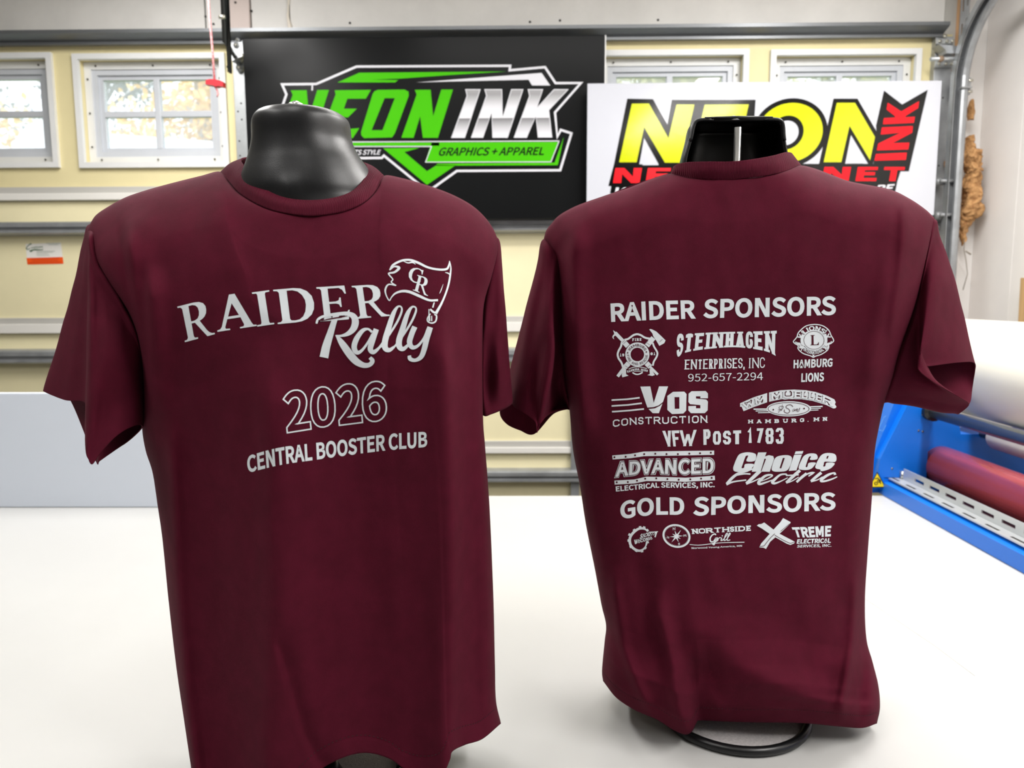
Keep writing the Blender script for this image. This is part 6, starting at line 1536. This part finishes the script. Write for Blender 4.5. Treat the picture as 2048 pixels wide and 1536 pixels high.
fk = [warp(stroke_text('HAMBURG', t=.16), arc_map(705, 815, 1, 1, 190, 250, 152, 28)), warp(stroke_text('FIRE AND RESCUE', t=.14), arc_map(705, 815, 1, 1, 250, 195, 182, 358)),
      poly([(475, 745), (483, 765), (500, 770), (485, 780), (488, 800), (475, 788), (460, 800), (464, 780), (452, 770), (468, 765)]), poly([(918, 725), (926, 745), (943, 750), (928, 760), (931, 780), (918, 768), (903, 780), (907, 760), (895, 750), (911, 745)]),
      ribbon([(940, 545), (1000, 590)], 8), ribbon([(1230, 520), (1300, 455)], 8), ribbon([(900, 560), (960, 490)], 7), ribbon([(440, 500), (380, 560)], 7), ribbon([(410, 480), (350, 530)], 7), ribbon([(420, 1080), (490, 1130)], 7), ribbon([(950, 1120), (1010, 1060)], 7)]
pr_('fire_mark_detail', T(Ee, fk), bvhR, tsR, 2, M_fabdark, cell=8)
# first sponsor
sp = [stext('STEINHAGEN', [(630, 398), (720, 398), (1000, 386), (1360, 378), (1448, 374)], [(628, 602), (705, 552), (900, 522), (1120, 510), (1350, 540), (1442, 582)], t=.235, th=.19, gap=.0, wid=.60, smooth=True),
      stext('ENTERPRISES,', [(693, 612), (1185, 598)], [(690, 692), (1185, 680)], t=.13, th=.11, gap=.03, wid=.48, smooth=True), stext('INC', [(1220, 600), (1350, 592)], [(1218, 682), (1350, 678)], t=.12, th=.10, gap=.05, wid=.62, smooth=True),
      text('952-657-2294', [(722, 730), (1335, 716)], [(722, 790), (1335, 778)], .004)]
pr_('sponsor_lettering', T(B_, sp), bvhR, tsR)
# lion club emblem
li = [ribbon([(365, 245), (500, 140), (700, 105), (880, 132), (1010, 215), (1060, 290), (1092, 370), (1152, 485), (1090, 550), (1035, 580), (1035, 650), (985, 730), (850, 815), (720, 855), (670, 882), (610, 850), (450, 800), (360, 740), (305, 670), (312, 605), (240, 560), (198, 512), (240, 455), (285, 395), (305, 320)], 24, True, smooth=3),
      poly(ell(685, 478, 268, 248, 60)), warp(text_uv('LIONS', .05), arc_map(690, 520, 1, .95, 290, 400, 138, 44)), warp(text_uv('INTERNATIONAL', .04), arc_map(680, 440, 1, 1, 372, 290, 227, 312)),
      ribbon([(375, 245), (400, 300), (480, 330)], 16), ribbon([(1000, 225), (960, 290), (910, 320)], 16), ribbon([(380, 730), (400, 680), (470, 650)], 20), ribbon([(985, 720), (950, 670), (900, 640)], 20),
      ribbon([(430, 340), (400, 480), (430, 620)], 70, smooth=3), ribbon([(940, 330), (970, 480), (930, 630)], 70, smooth=3),
      ribbon([(300, 400), (380, 410), (340, 330)], 30), ribbon([(330, 640), (420, 640), (330, 560), (240, 520)], [60, 80, 60, 30]), ribbon([(1080, 400), (1000, 400), (1040, 320)], 30), ribbon([(1020, 660), (950, 640), (1020, 570), (1110, 510)], [60, 80, 60, 30]),
      poly(ell(672, 840, 24, 22, 16)),
      text('HAMBURG', [(205, 945), (660, 925), (1130, 905)], [(200, 1145), (660, 1125), (1118, 1102)], .055), text('LIONS', [(390, 1262), (925, 1238)], [(382, 1468), (918, 1445)], .055)]
pr_('lion_club_mark', T(Ff, li), bvhR, tsR, cell=8)
lk = [ribbon(ell(685, 478, 238, 213, 60), 9, True), serif('L', [(600, 358), (790, 352), (808, 590), (598, 598)]), ribbon([(270, 470), (330, 440), (350, 470)], [6, 40, 6]), ribbon([(1080, 460), (1030, 430), (1000, 470)], [6, 40, 6]),
      ribbon([(250, 520), (330, 530)], 8), ribbon([(330, 590), (350, 640)], 8), ribbon([(370, 580), (430, 610)], 7), ribbon([(1100, 520), (1020, 530)], 8), ribbon([(1010, 600), (990, 650)], 8), ribbon([(920, 600), (980, 640)], 7)]
pr_('lion_club_detail', T(Ff, lk), bvhR, tsR, 2, M_fabdark, cell=8)
# construction company
vo = [poly([(330, 54), (412, 52), (440, 188), (484, 52), (558, 52), (516, 180), (480, 208), (440, 222), (388, 226)]), poly([(398, 238), (450, 232), (490, 212), (511, 194), (482, 272), (432, 272)]),
      poly([(552, 130), (598, 97), (690, 95), (709, 115), (706, 250), (682, 275), (590, 279), (552, 245)], [(610, 140), (650, 140), (650, 236), (612, 236)]),
      poly([(750, 92), (865, 90), (884, 110), (884, 150), (822, 150), (822, 134), (786, 134), (786, 152), (870, 160), (884, 176), (882, 248), (858, 272), (745, 272), (724, 250), (724, 214), (786, 212), (786, 232), (822, 232), (822, 206), (738, 198), (724, 180), (726, 112)]),
      ribbon([(95, 165), (220, 158), (325, 145)], 13), ribbon([(95, 213), (230, 204), (343, 190)], 13), ribbon([(98, 260), (240, 250), (360, 237)], 13),
      stext('CONSTRUCTION', [(105, 327), (300, 306), (600, 297), (885, 290)], [(106, 385), (300, 365), (600, 358), (885, 350)], t=.17, slab=False, gap=.24, wid=.8)]
pr_('construction_mark', T(Cc, vo), bvhR, tsR)
vf = [stext('VFW', [(510, 417), (792, 408)], [(536, 546), (778, 540)], t=.215, slab=False, th=.17, wid=.64, gap=.07), stext('P', [(846, 405), (905, 403)], [(848, 532), (905, 530)], t=.16, slab=False, th=.16, wid=.5), stext('OST', [(925, 420), (1156, 412)], [(925, 530), (1156, 525)], t=.24, slab=False, th=.19, wid=.62, gap=.09),
      stext('1783', [(1208, 398), (1505, 392)], [(1208, 526), (1505, 522)], t=.2, slab=False, th=.16, wid=.56, gap=.08)]
pr_('post_lettering', T(Cc, vf), bvhR, tsR)
# mueller mark
mu = [poly([(95, 340), (340, 232), (598, 150), (598, 322), (350, 410), (158, 488), (125, 405), (95, 405)]),
      poly([(635, 140), (850, 98), (1100, 85), (1325, 98), (1500, 130), (1700, 195), (1850, 268), (1875, 320), (1860, 360), (1890, 405), (1870, 432), (1830, 437), (1700, 372), (1450, 298), (1240, 265), (1000, 262), (930, 272), (880, 262), (635, 312)]),
      poly(ell(1003, 443, 415, 142, 60)), ribbon([(345, 450), (600, 448)], 24), ribbon([(385, 485), (620, 480)], 18), ribbon([(428, 517), (660, 512)], 16), ribbon([(1632, 398), (1390, 408)], 24), ribbon([(1597, 433), (1390, 442)], 16), ribbon([(1555, 465), (1370, 475)], 14),
      stext('HAMBURG, MN', [(240, 648), (1000, 628), (1725, 596)], [(240, 716), (1000, 700), (1725, 664)], t=.34, th=.26, gap=.85, wid=.92)]
pr_('arched_name_mark', T(Gg, mu), bvhR, tsR, cell=8)
def mu_l(t, th): return [stext('WM', [(120, 350), (330, 262), (575, 185)], [(165, 455), (380, 365), (575, 305)], t=t, th=th, gap=-.06, wid=1.05),
      stext('MUELLER', [(655, 160), (880, 118), (1150, 108), (1450, 140), (1700, 210), (1850, 300)], [(660, 282), (880, 248), (1150, 242), (1420, 268), (1650, 330), (1840, 412)], t=t, th=th, gap=-.06, wid=1.05)]
pr_('arched_name_outline', T(Gg, mu_l(.40, .33)), bvhR, tsR, 2, M_fabdark, cell=8)
pr_('arched_name_lettering', T(Gg, mu_l(.29, .21)), bvhR, tsR, 4, cell=8)
mk = [ribbon(ell(998, 443, 382, 116, 60), 9, True), poly(ell(713, 460, 15, 15, 12)), poly(ell(1287, 438, 15, 15, 12)),
      ribbon([(1080, 405), (1040, 370), (970, 380), (950, 420), (1000, 450), (1020, 490), (980, 525), (920, 500), (925, 460)], 11, smooth=4),
      ribbon([(800, 465), (880, 450), (900, 400), (840, 400), (820, 430), (870, 470), (830, 480), (810, 515)], 7, smooth=4), ribbon([(885, 360), (870, 470)], 6),
      ribbon([(1110, 440), (1070, 470), (1080, 495), (1120, 450), (1100, 490), (1150, 440), (1130, 490), (1170, 440), (1160, 490), (1210, 425), (1190, 490), (1150, 495)], 6, smooth=3)]
pr_('oval_script', T(Gg, mk), bvhR, tsR, 2, M_fabdark, cell=8)
# advanced
ad = [poly([(100, 618), (250, 605), (360, 586), (500, 584), (935, 578), (935, 613), (500, 622), (360, 624), (250, 641), (103, 651)]), poly([(118, 824), (280, 815), (380, 792), (550, 795), (700, 801), (940, 784), (942, 820), (700, 834), (550, 830), (380, 828), (280, 848), (120, 857)]),
      text('ELECTRICAL SERVICES, INC.', [(128, 872), (300, 855), (480, 840), (700, 840), (940, 836)], [(131, 914), (300, 898), (480, 882), (700, 884), (940, 878)], .05)]
pr_('services_mark', T(Cc, ad), bvhR, tsR)
dots = [(118, 633), (210, 629), (287, 617), (362, 607), (453, 604), (545, 607), (638, 607), (732, 603), (820, 600), (908, 596), (137, 838), (228, 836), (303, 825), (370, 809), (461, 806), (552, 812), (645, 817), (740, 814), (828, 808), (915, 802)]
pr_('services_dots', T(Cc, [poly(ell(x, y, 8, 8, 10)) for x, y in dots]), bvhR, tsR, 2, M_fabdark)['kind'] = 'stuff'
def adl(b, e=0): return [text('ADVANCED', [(128 - e, 672 - e), (300, 662 - e), (450, 650 - e), (700, 648 - e), (935 + e, 636 - e)], [(122 - e, 798 + e), (300, 778 + e), (450, 770 + e), (640, 775 + e), (935 + e, 766 + e)], b)]
pr_('services_outline', T(Cc, adl(.100, 7)), bvhR, tsR, 0)
pr_('services_gap', T(Cc, adl(.078, 2)), bvhR, tsR, 2, M_fabdark)
pr_('services_lettering', T(Cc, adl(.046, -3)), bvhR, tsR, 4)
# choice
ch_ = [poly(sm([(592, 175), (560, 135), (450, 118), (340, 140), (285, 195), (225, 340), (218, 400), (250, 435), (400, 447), (480, 425), (530, 370), (552, 312), (415, 312), (395, 370), (355, 378), (365, 335), (415, 195), (440, 175), (462, 180), (434, 266), (566, 262)], 3)),
       poly([(625, 122), (762, 120), (738, 188), (800, 166), (872, 182), (885, 225), (815, 437), (675, 437), (752, 235), (745, 222), (728, 228), (665, 437), (520, 437)]),
       poly(sm([(1080, 165), (1160, 185), (1178, 240), (1140, 360), (1080, 425), (940, 438), (865, 425), (848, 380), (890, 240), (950, 185)], 4), [(1062, 213), (1030, 213), (975, 382), (1003, 384)]),
       poly([(1215, 162), (1342, 156), (1252, 416), (1125, 425)]), poly([(1240, 105), (1366, 98), (1350, 144), (1222, 150)]),
       poly(sm([(1597, 180), (1560, 142), (1460, 140), (1380, 175), (1335, 245), (1290, 355), (1308, 400), (1420, 410), (1500, 385), (1550, 330), (1567, 288), (1455, 293), (1432, 355), (1405, 360), (1412, 320), (1455, 200), (1492, 190), (1474, 242), (1586, 235)], 3)),
       poly(sm([(1884, 278), (1907, 200), (1872, 145), (1760, 130), (1670, 158), (1612, 235), (1562, 350), (1580, 388), (1640, 400), (1650, 425), (1700, 425), (1790, 395), (1845, 355), (1877, 298), (1748, 290), (1725, 345), (1692, 352), (1700, 318), (1722, 272)], 3), [(1755, 180), (1782, 178), (1765, 224), (1740, 224)]),
       ribbon([(560, 385), (430, 430), (300, 468), (200, 540), (110, 640)], [20, 26, 40, 46, 46], smooth=4), ribbon([(280, 492), (400, 472), (500, 476)], 24, smooth=3), ribbon([(105, 648), (220, 602), (430, 574)], [36, 26, 22], smooth=3),
       ribbon([(660, 420), (560, 515), (430, 632)], [60, 56, 44], smooth=3), ribbon([(430, 640), (560, 590), (660, 540)], [26, 20, 16], smooth=3),
       ribbon([(650, 600), (760, 560), (850, 510), (835, 488), (740, 508), (640, 600), (650, 640), (760, 610), (880, 565)], [14, 18, 24, 26, 40, 50, 40, 26, 14], smooth=4),
       ribbon([(1095, 500), (1075, 478), (985, 490), (900, 560), (858, 610), (900, 628), (1000, 592), (1110, 535)], [34, 26, 32, 44, 48, 34, 20, 14], smooth=4),
       ribbon([(1310, 415), (1190, 520), (1085, 618)], [50, 50, 42], smooth=3), ribbon([(1085, 500), (1290, 488)], 22), ribbon([(1085, 622), (1180, 590), (1290, 525)], [24, 18, 14], smooth=3),
       ribbon([(1420, 465), (1320, 545), (1255, 610)], [44, 44, 36], smooth=3), ribbon([(1330, 545), (1440, 470), (1530, 455), (1450, 512)], [20, 26, 28, 20], smooth=3),
       ribbon([(1660, 452), (1570, 525), (1490, 594)], [48, 46, 38], smooth=3), ribbon([(1490, 600), (1600, 570), (1680, 520)], [24, 18, 14], smooth=3),
       ribbon([(1885, 490), (1870, 458), (1770, 490), (1670, 560), (1660, 594), (1740, 588), (1850, 552), (1920, 520)], [46, 26, 40, 46, 34, 30, 24, 16], smooth=4)]
pr_('slanted_name_mark', T(Ii, ch_), bvhR, tsR, cell=8)
# gear mark
ge = [ribbon([(400, 165), (370, 135), (320, 122), (265, 132), (200, 180), (155, 240), (142, 300), (158, 370), (210, 425), (280, 450), (335, 432), (375, 385), (395, 320)], [14, 26, 34, 36, 38, 38, 38, 38, 36, 34, 28, 20, 30], smooth=4)]
for (x, y, a) in ((295, 108, 95), (352, 112, 70), (210, 150, 130), (140, 215, 155), (128, 300, 180), (158, 390, 205), (240, 448, 245), (322, 455, 280), (368, 408, 320), (402, 325, 20), (400, 152, 40)):
    d = Vector((math.cos(math.radians(a)), -math.sin(math.radians(a)))) * 18
    ge.append(ribbon([(x - d.x, y - d.y), (x + d.x, y + d.y)], 36))
ge += [text('SACKETT', [(302, 205), (420, 182), (550, 168)], [(285, 278), (400, 240), (500, 222)], .06), ribbon([(420, 178), (555, 170)], 10), ribbon([(535, 175), (512, 252)], 20), text('WACONIA', [(205, 290), (330, 270), (470, 236)], [(210, 358), (330, 322), (482, 280)], .06)]
pr_('gear_mark', T(Hh, ge), bvhR, tsR)
# compass mark
co = [ribbon(ell(826, 234, 195, 158, 50, .28), 24, True)]
for k in range(48):
    t = 2 * PI * k / 48
    c_, s_ = math.cos(t), math.sin(t)
    e0, e1 = ell(826, 234, 188, 150, 48, .28)[k], ell(826, 234, 172, 136, 48, .28)[k]
    co.append(ribbon([e0, e1], 8))
tips = [(800, 150), (892, 145), (925, 232), (890, 278), (858, 325), (753, 327), (728, 245), (763, 200)]
star = []
for k, p in enumerate(tips):
    star.append(p)
    n_ = tips[(k + 1) % 8]
    mx, my = (p[0] + n_[0]) / 2, (p[1] + n_[1]) / 2
    star.append((825 + (mx - 825) * .32, 240 + (my - 240) * .32))
co += [poly(star), stext('N', [(768, 112), (812, 104)], [(770, 148), (812, 142)], t=.14), stext('E', [(968, 212), (974, 245)], [(925, 216), (930, 248)], t=.14), stext('S', [(850, 338), (876, 332)], [(852, 368), (878, 362)], t=.16), stext('W', [(672, 262), (684, 232)], [(718, 278), (726, 244)], t=.12),
       stext('NORTHSIDE', [(1035, 132), (1450, 108), (1915, 80)], [(1045, 206), (1450, 182), (1915, 158)], t=.31, th=.24, gap=.0, wid=.95),
       ribbon([(1402, 222), (1390, 205), (1350, 220), (1318, 270), (1330, 318), (1370, 310), (1400, 265), (1385, 330), (1375, 362), (1350, 345), (1400, 320), (1440, 295)], [14, 20, 18, 20, 20, 14, 16, 20, 16, 10, 10, 8], smooth=4),
       ribbon([(1425, 255), (1415, 310)], 18), ribbon([(1430, 290), (1455, 258), (1478, 262)], 12, smooth=3), ribbon([(1490, 258), (1478, 300), (1510, 290)], 15, smooth=3), poly(ell(1497, 232, 9, 9, 10)),
       ribbon([(1510, 290), (1570, 210), (1560, 195), (1535, 240), (1525, 300), (1560, 285)], 13, smooth=4), ribbon([(1555, 290), (1612, 205), (1600, 195), (1578, 240), (1570, 298), (1612, 290)], 13, smooth=4),
       ribbon([(1018, 358), (1150, 368), (1320, 350), (1500, 332), (1820, 325)], [8, 10, 10, 10, 12], smooth=3),
       text('Norwood Young America, MN', [(1045, 398), (1400, 385), (1785, 364)], [(1047, 425), (1400, 408), (1785, 390)], .036)]
pr_('compass_mark', T(Hh, co), bvhR, tsR)
# x mark
xt = [poly([(1285, 374), (1300, 362), (1322, 360), (1345, 348), (1455, 432), (1596, 506), (1590, 520), (1560, 532), (1530, 522), (1405, 452), (1330, 400)]), poly([(1500, 312), (1525, 325), (1562, 345), (1556, 360), (1480, 432), (1395, 505), (1360, 565), (1340, 555), (1305, 552), (1320, 520), (1400, 430), (1478, 345)]),
      text('TREME', [(1570, 388), (1730, 382), (1897, 374)], [(1600, 470), (1730, 470), (1890, 462)], .07), text('ELECTRICAL', [(1618, 486), (1893, 476)], [(1610, 522), (1890, 515)], .06), text('SERVICES, INC.', [(1618, 532), (1897, 524)], [(1612, 554), (1895, 546)], .03)]
pr_('cross_brush_mark', T(Dd, xt), bvhR, tsR)
pr_('cross_brush_detail', T(Dd, [ribbon([(1310, 545), (1345, 540), (1375, 500), (1400, 470), (1432, 440)], 4), ribbon([(1432, 452), (1500, 492), (1560, 520), (1592, 508)], 4), ribbon([(1290, 385), (1380, 445)], 4), ribbon([(1480, 420), (1555, 358)], 4)]), bvhR, tsR, 2, M_fabdark)
# sleeve and shoulder seams drawn as fine stitched ridges
def seam(pts, bvh, parent, name='shoulder_seam'):
    L = []
    for p in arc_spl([(a, b, 0) for a, b in pts], 60):
        d = ray(p.x, p.y).normalized()
        h = bvh.ray_cast(EYE, d)
        if h[0] is not None: L.append(h[0] - d * .0002)
    if len(L) > 3: tube(name, L, .0007, M_stitch, parent, n=6)

# ================================================================== LAMINATOR
lam = empty('laminator', (1.3, 1.7, TZ), 'blue roll laminator with red roller standing on the right of the table', 'laminating machine')
ec = EYE.z
y0_, y1_ = .55, 2.10
# base with front apron
box('base_pan', 1.035, 1.60, y0_ + .01, y1_ - .07, TZ + .002, TZ + .010, mat('dark_red_pan', (80, 26, 30), .5), lam)
pr = [(.985, TZ + .001), (1.036, TZ + .001), (1.036, TZ + .045), (1.03, TZ + .045), (.985, TZ + .036)]
extrude_profile('base_frame', pr, y0_, y1_ - .06, M_blue, lam, axis='y')
# side housing at the far end, shaped plate with a front box
hs = [(.965, TZ + .001), (1.60, TZ + .001), (1.60, TZ + .165), (1.20, TZ + .165), (1.165, TZ + .345), (1.08, TZ + .345), (1.02, TZ + .27), (.965, TZ + .10)]
extrude_profile('side_housing', hs, y1_ - .06, y1_ + .05, M_blue, lam, axis='y')
hs = [(.965, TZ + .02), (1.10, TZ + .02), (1.10, TZ + .345), (1.08, TZ + .345), (.972, TZ + .10)]
extrude_profile('housing_cover', hs, y1_ - .085, y1_ - .06, M_blue, lam, axis='y')
extrude_profile('side_housing', hs, y0_ - .16, y0_, M_blue, lam, axis='y')
def yrod(name, x, dz, r, ya, yb, m, n=28, label=None):
    return tube(name, [(x, ya, ec - dz), (x, yb, ec - dz)], r, m, lam, n=n, label=label)
yrod('pressure_roller', 1.150, .470, .052, y0_, y1_ - .061, M_roller, 40, 'burgundy rubber roller')
yrod('guide_bar', 1.10, .318, .016, y0_, y1_ - .085, M_steelr, 24)
tube('bar_collar', [(1.10, y1_ - .105, ec - .318), (1.10, y1_ - .085, ec - .318)], .024, M_black, lam, n=20)
yrod('paper_roll_shaft', 1.262, .381, .014, y0_, y1_ - .061, M_steelr, 20)
yrod('paper_roll', 1.262, .381, .034, y0_ + .05, y1_ - .125, M_film, 36, 'white paper roll')
# white sheet hanging off the paper roll
pts = [(1.232, -.385), (1.236, -.41), (1.252, -.43), (1.27, -.437)]
# perforated aluminium angle
bm = bmesh.new()
hl = []
yy = y0_ + .05
while yy < y1_ - .14:
    hl.append((yy, yy + .045, TZ + .058, TZ + .066))
    yy += .072
cells(bm, y0_, y1_ - .10, TZ + .045, TZ + .078, hl, 1.030, 1.033)
for v in bm.verts: v.co = Vector((v.co.y, v.co.x, v.co.z))
bmesh.ops.reverse_faces(bm, faces=bm.faces[:])
objb('slotted_angle', bm, M_alu, lam)
box('angle_flange', .998, 1.033, y0_, y1_ - .075, TZ + .0452, TZ + .049, M_alu, lam, bev=.0005)
yy = y0_ + .07
while yy < y1_ - .12:
    box('flange_slot', 1.006, 1.012, yy, yy + .045, TZ + .0485, TZ + .0493, M_hole, lam, bev=0)
    yy += .085
box('corner_foot', .985, 1.03, y1_ - .085, y1_ - .062, TZ + .046, TZ + .052, M_alu, lam)
q = Vector((1.01, y1_ - .075, TZ + .052))
tube('corner_screw', [q, q + Vector((0, 0, .004))], .008, M_bolt, lam, n=12)
q = P(1807, 951, y1_ - .09)
tube('cam_lever', [q + Vector((0, 0, .012)), q - Vector((0, 0, .014))], .009, M_chrome, lam, n=14)
tube('cam_lever_end', [q - Vector((0, 0, .006)), q - Vector((0, 0, .014))], .0093, M_black, lam, n=14)
# warning triangle
YWn = y1_ - .0865
on = [poly([(1754, 946), (1770, 974), (1738, 974)])]
on_plane('warning_label', [poly([(1754.5, 943), (1772, 975.5), (1737, 975.5)])], YWn, M_vblack, lam)
on_plane('warning_label', [poly([(1754.5, 947), (1769, 973.5), (1740, 973.5)])], YWn - .0004, M_warn, lam, label='yellow warning triangle')
on_plane('warning_symbol', [ribbon(ell(1752, 967, 3, 2.6, 14), 1.6, True), ribbon(ell(1758, 962, 3, 2.6, 14), 1.6, True), ribbon([(1750, 958), (1756, 956), (1762, 968)], 1.8)], YWn - .0008, M_vblack, lam)
on_plane('housing_marking', [ribbon([(1758, 856), (1768, 834), (1772, 832)], .9), ribbon([(1758, 860), (1766, 862), (1772, 850)], .9)], YWn, mat('pale_blue_print', (110, 170, 230), .5), lam)
for px, py in ((1845, 829), (1837, 861), (1845, 863), (1784, 937), (1783, 968)):
    q = P(px, py, y1_ - .085)
    tube('cover_screw', [q, q - Vector((0, .0015, 0))], .003, M_steelr, lam, n=8)
# big roll of white film on its own core
rl_ = empty('film_roll', (1.36, 1.2, ec - .36), 'big roll of white film lying over the blue laminator', 'film roll')
V, Fc = [], []
Rr = .142
pr = [(0.0, .03), (0.0, Rr - .004), (.004, Rr), (1.0, Rr), (1.0, .03)]
yA, yB = y1_ - .001, y0_ + .02
for (t, r_) in [(0, .028), (0, Rr - .004), (.003, Rr), (1, Rr), (1, .028)]:
    for k in range(64):
        a = 2 * PI * k / 64
        V.append((1.355 + r_ * math.cos(a), yA + .32 + (yB - yA - .32) * t, ec - .222 + r_ * math.sin(a)))
for i in range(4):
    for k in range(64):
        a = i * 64 + k; b = i * 64 + (k + 1) % 64
        Fc.append((a, b, b + 64, a + 64))
obj('film_winding', V, Fc, M_film, rl_, smooth=True)
tube('core', [(1.355, yA + .322, ec - .222), (1.355, yB - .01, ec - .222)], .028, mat('card_core', (170, 140, 104), .8), rl_, n=24)

# ================================================================== OUTSIDE
def leafmat(name, rgb, rgb2):
    m = mat(name, rgb, .7, rgb2=rgb2, noise_scale=3)
    return m
ML = [leafmat('yellow_leaves', (248, 216, 146), (232, 192, 108)), leafmat('olive_leaves', (186, 180, 120), (150, 148, 100)), leafmat('grey_green_leaves', (160, 164, 164), (130, 132, 138))]
MB = mat('grey_bark', (170, 164, 168), .9)
def tree(x, y, h, r, ml, seed, label, nleaf=5200):
    rnd = random.Random(seed)
    root = empty('tree', (x, y, -.2), label, 'tree')
    L = []
    L.append(tube_data([(x, y, -.2), (x + .1, y, h * .35), (x - .05, y, h * .6), (x + .1, y, h * .95)], [.16, .13, .09, .02], 8))
    tips_ = []
    for k in range(26):
        t = rnd.uniform(.22, .9)
        a = rnd.uniform(0, 2 * PI)
        ln_ = r * (1.1 - t * .5) * rnd.uniform(.7, 1.1)
        s = Vector((x, y, h * t))
        e = s + Vector((math.cos(a) * ln_, math.sin(a) * ln_, ln_ * .55))
        mid = s.lerp(e, .5) + Vector((0, 0, ln_ * .12))
        L.append(tube_data([s, mid, e], [.05, .03, .008], 5))
        for j in range(5):
            f = rnd.uniform(.3, 1)
            b0 = s.lerp(e, f)
            e2 = b0 + Vector((rnd.uniform(-1, 1), rnd.uniform(-1, 1), rnd.uniform(-.1, 1))) * r * .35
            L.append(tube_data([b0, e2], [.015, .004], 4))
            tips_.append((b0, e2))
    V, Fc = join_data(L)
    obj('trunk', V, Fc, MB, root)
    V, Fc = [], []
    for i in range(nleaf):
        a, b = rnd.choice(tips_)
        c_ = a.lerp(b, rnd.uniform(0, 1.2)) + Vector((rnd.gauss(0, .16), rnd.gauss(0, .16), rnd.gauss(0, .16)))
        s = rnd.uniform(.035, .07)
        u = Vector((rnd.gauss(0, 1), rnd.gauss(0, 1), rnd.gauss(0, 1))).normalized()
        w_ = u.orthogonal().normalized()
        o_ = len(V)
        V += [c_ - u * s, c_ - w_ * s * .6, c_ + u * s, c_ + w_ * s * .6]
        Fc.append((o_, o_ + 1, o_ + 2, o_ + 3))
    obj('foliage', V, Fc, ml, root, kind='stuff')
tree(-7.6, 9.0, 4.6, 1.7, ML[0], 1, 'yellow autumn tree seen through the leftmost garage window', 12000)
tree(-9.2, 17.0, 6.8, 2.6, ML[2], 2, 'grey green tree seen through the left panes of the second window', 16000)
tree(-4.6, 11.0, 5.0, 1.5, ML[0], 3, 'yellow tree with bare branches seen through the right panes of the second window', 8000)
tree(-3.0, 17.5, 6.8, 2.6, ML[2], 7, 'grey green tree far behind the yellow tree with bare branches', 12000)
tree(2.3, 11.0, 5.4, 1.8, ML[1], 4, 'olive tree seen above the white sign, left of the two right windows', 12000)
tree(7.4, 17.0, 6.6, 2.8, ML[1], 5, 'olive tree seen through the rightmost garage window', 14000)
box('ground_outside', -40, 40, YD + .3, 60, -.35, -.2, mat('lawn', (150, 160, 110), .9, noise_amt=.3, noise_scale=1), bev=0, kind='structure')
# white trailer outside the second window
tv = empty('white_trailer', (-5.2, 7.0, -.2), 'long white vehicle roof seen low through the second window', 'vehicle')
zr = P(330, 275, 7.0).z
xa, xb_ = P(118, 270, 7.0).x, P(520, 285, 7.0).x
pr = [(xa, zr - .9), (xb_, zr - .9), (xb_, zr - .10), (xb_ - .1, zr - .06), ((xa + xb_) / 2, zr), (xa + .3, zr + .05), (xa + .08, zr + .0), (xa, zr - .1)]
extrude_profile('trailer_body', pr, 7.0, 9.0, mat('white_vehicle_paint', (240, 240, 242), .3), tv, axis='y')
for x in (xa + .5, xb_ - .6):
    tube('wheel', [(x, 7.05, .12), (x, 7.25, .12)], .32, M_black, tv, n=24)
box('underframe', xa + .2, xb_ - .2, 7.1, 8.9, .3, zr - .9, M_black, tv)
tc_ = empty('white_car', (-6.4, 6.5, -.2), 'white rounded vehicle seen in the lower corner of the leftmost window', 'vehicle')
cx_ = P(95, 300, 6.5)
prof = []
for k in range(17):
    a = PI * k / 16
    prof.append((cx_.x + .14 + 1.0 * math.cos(a) * .42, cx_.z - .45 + .66 * math.sin(a)))
prof = [(prof[0][0], .1)] + prof + [(prof[-1][0], .1)]
extrude_profile('car_body', prof, 6.3, 6.9, mat('white_vehicle_paint', (240, 240, 242), .3), tc_, axis='y')
for yq in (6.4, 6.8):
    tube('wheel', [(cx_.x + .1, yq - .08, .1), (cx_.x + .1, yq + .08, .1)], .3, M_black, tc_, n=24)
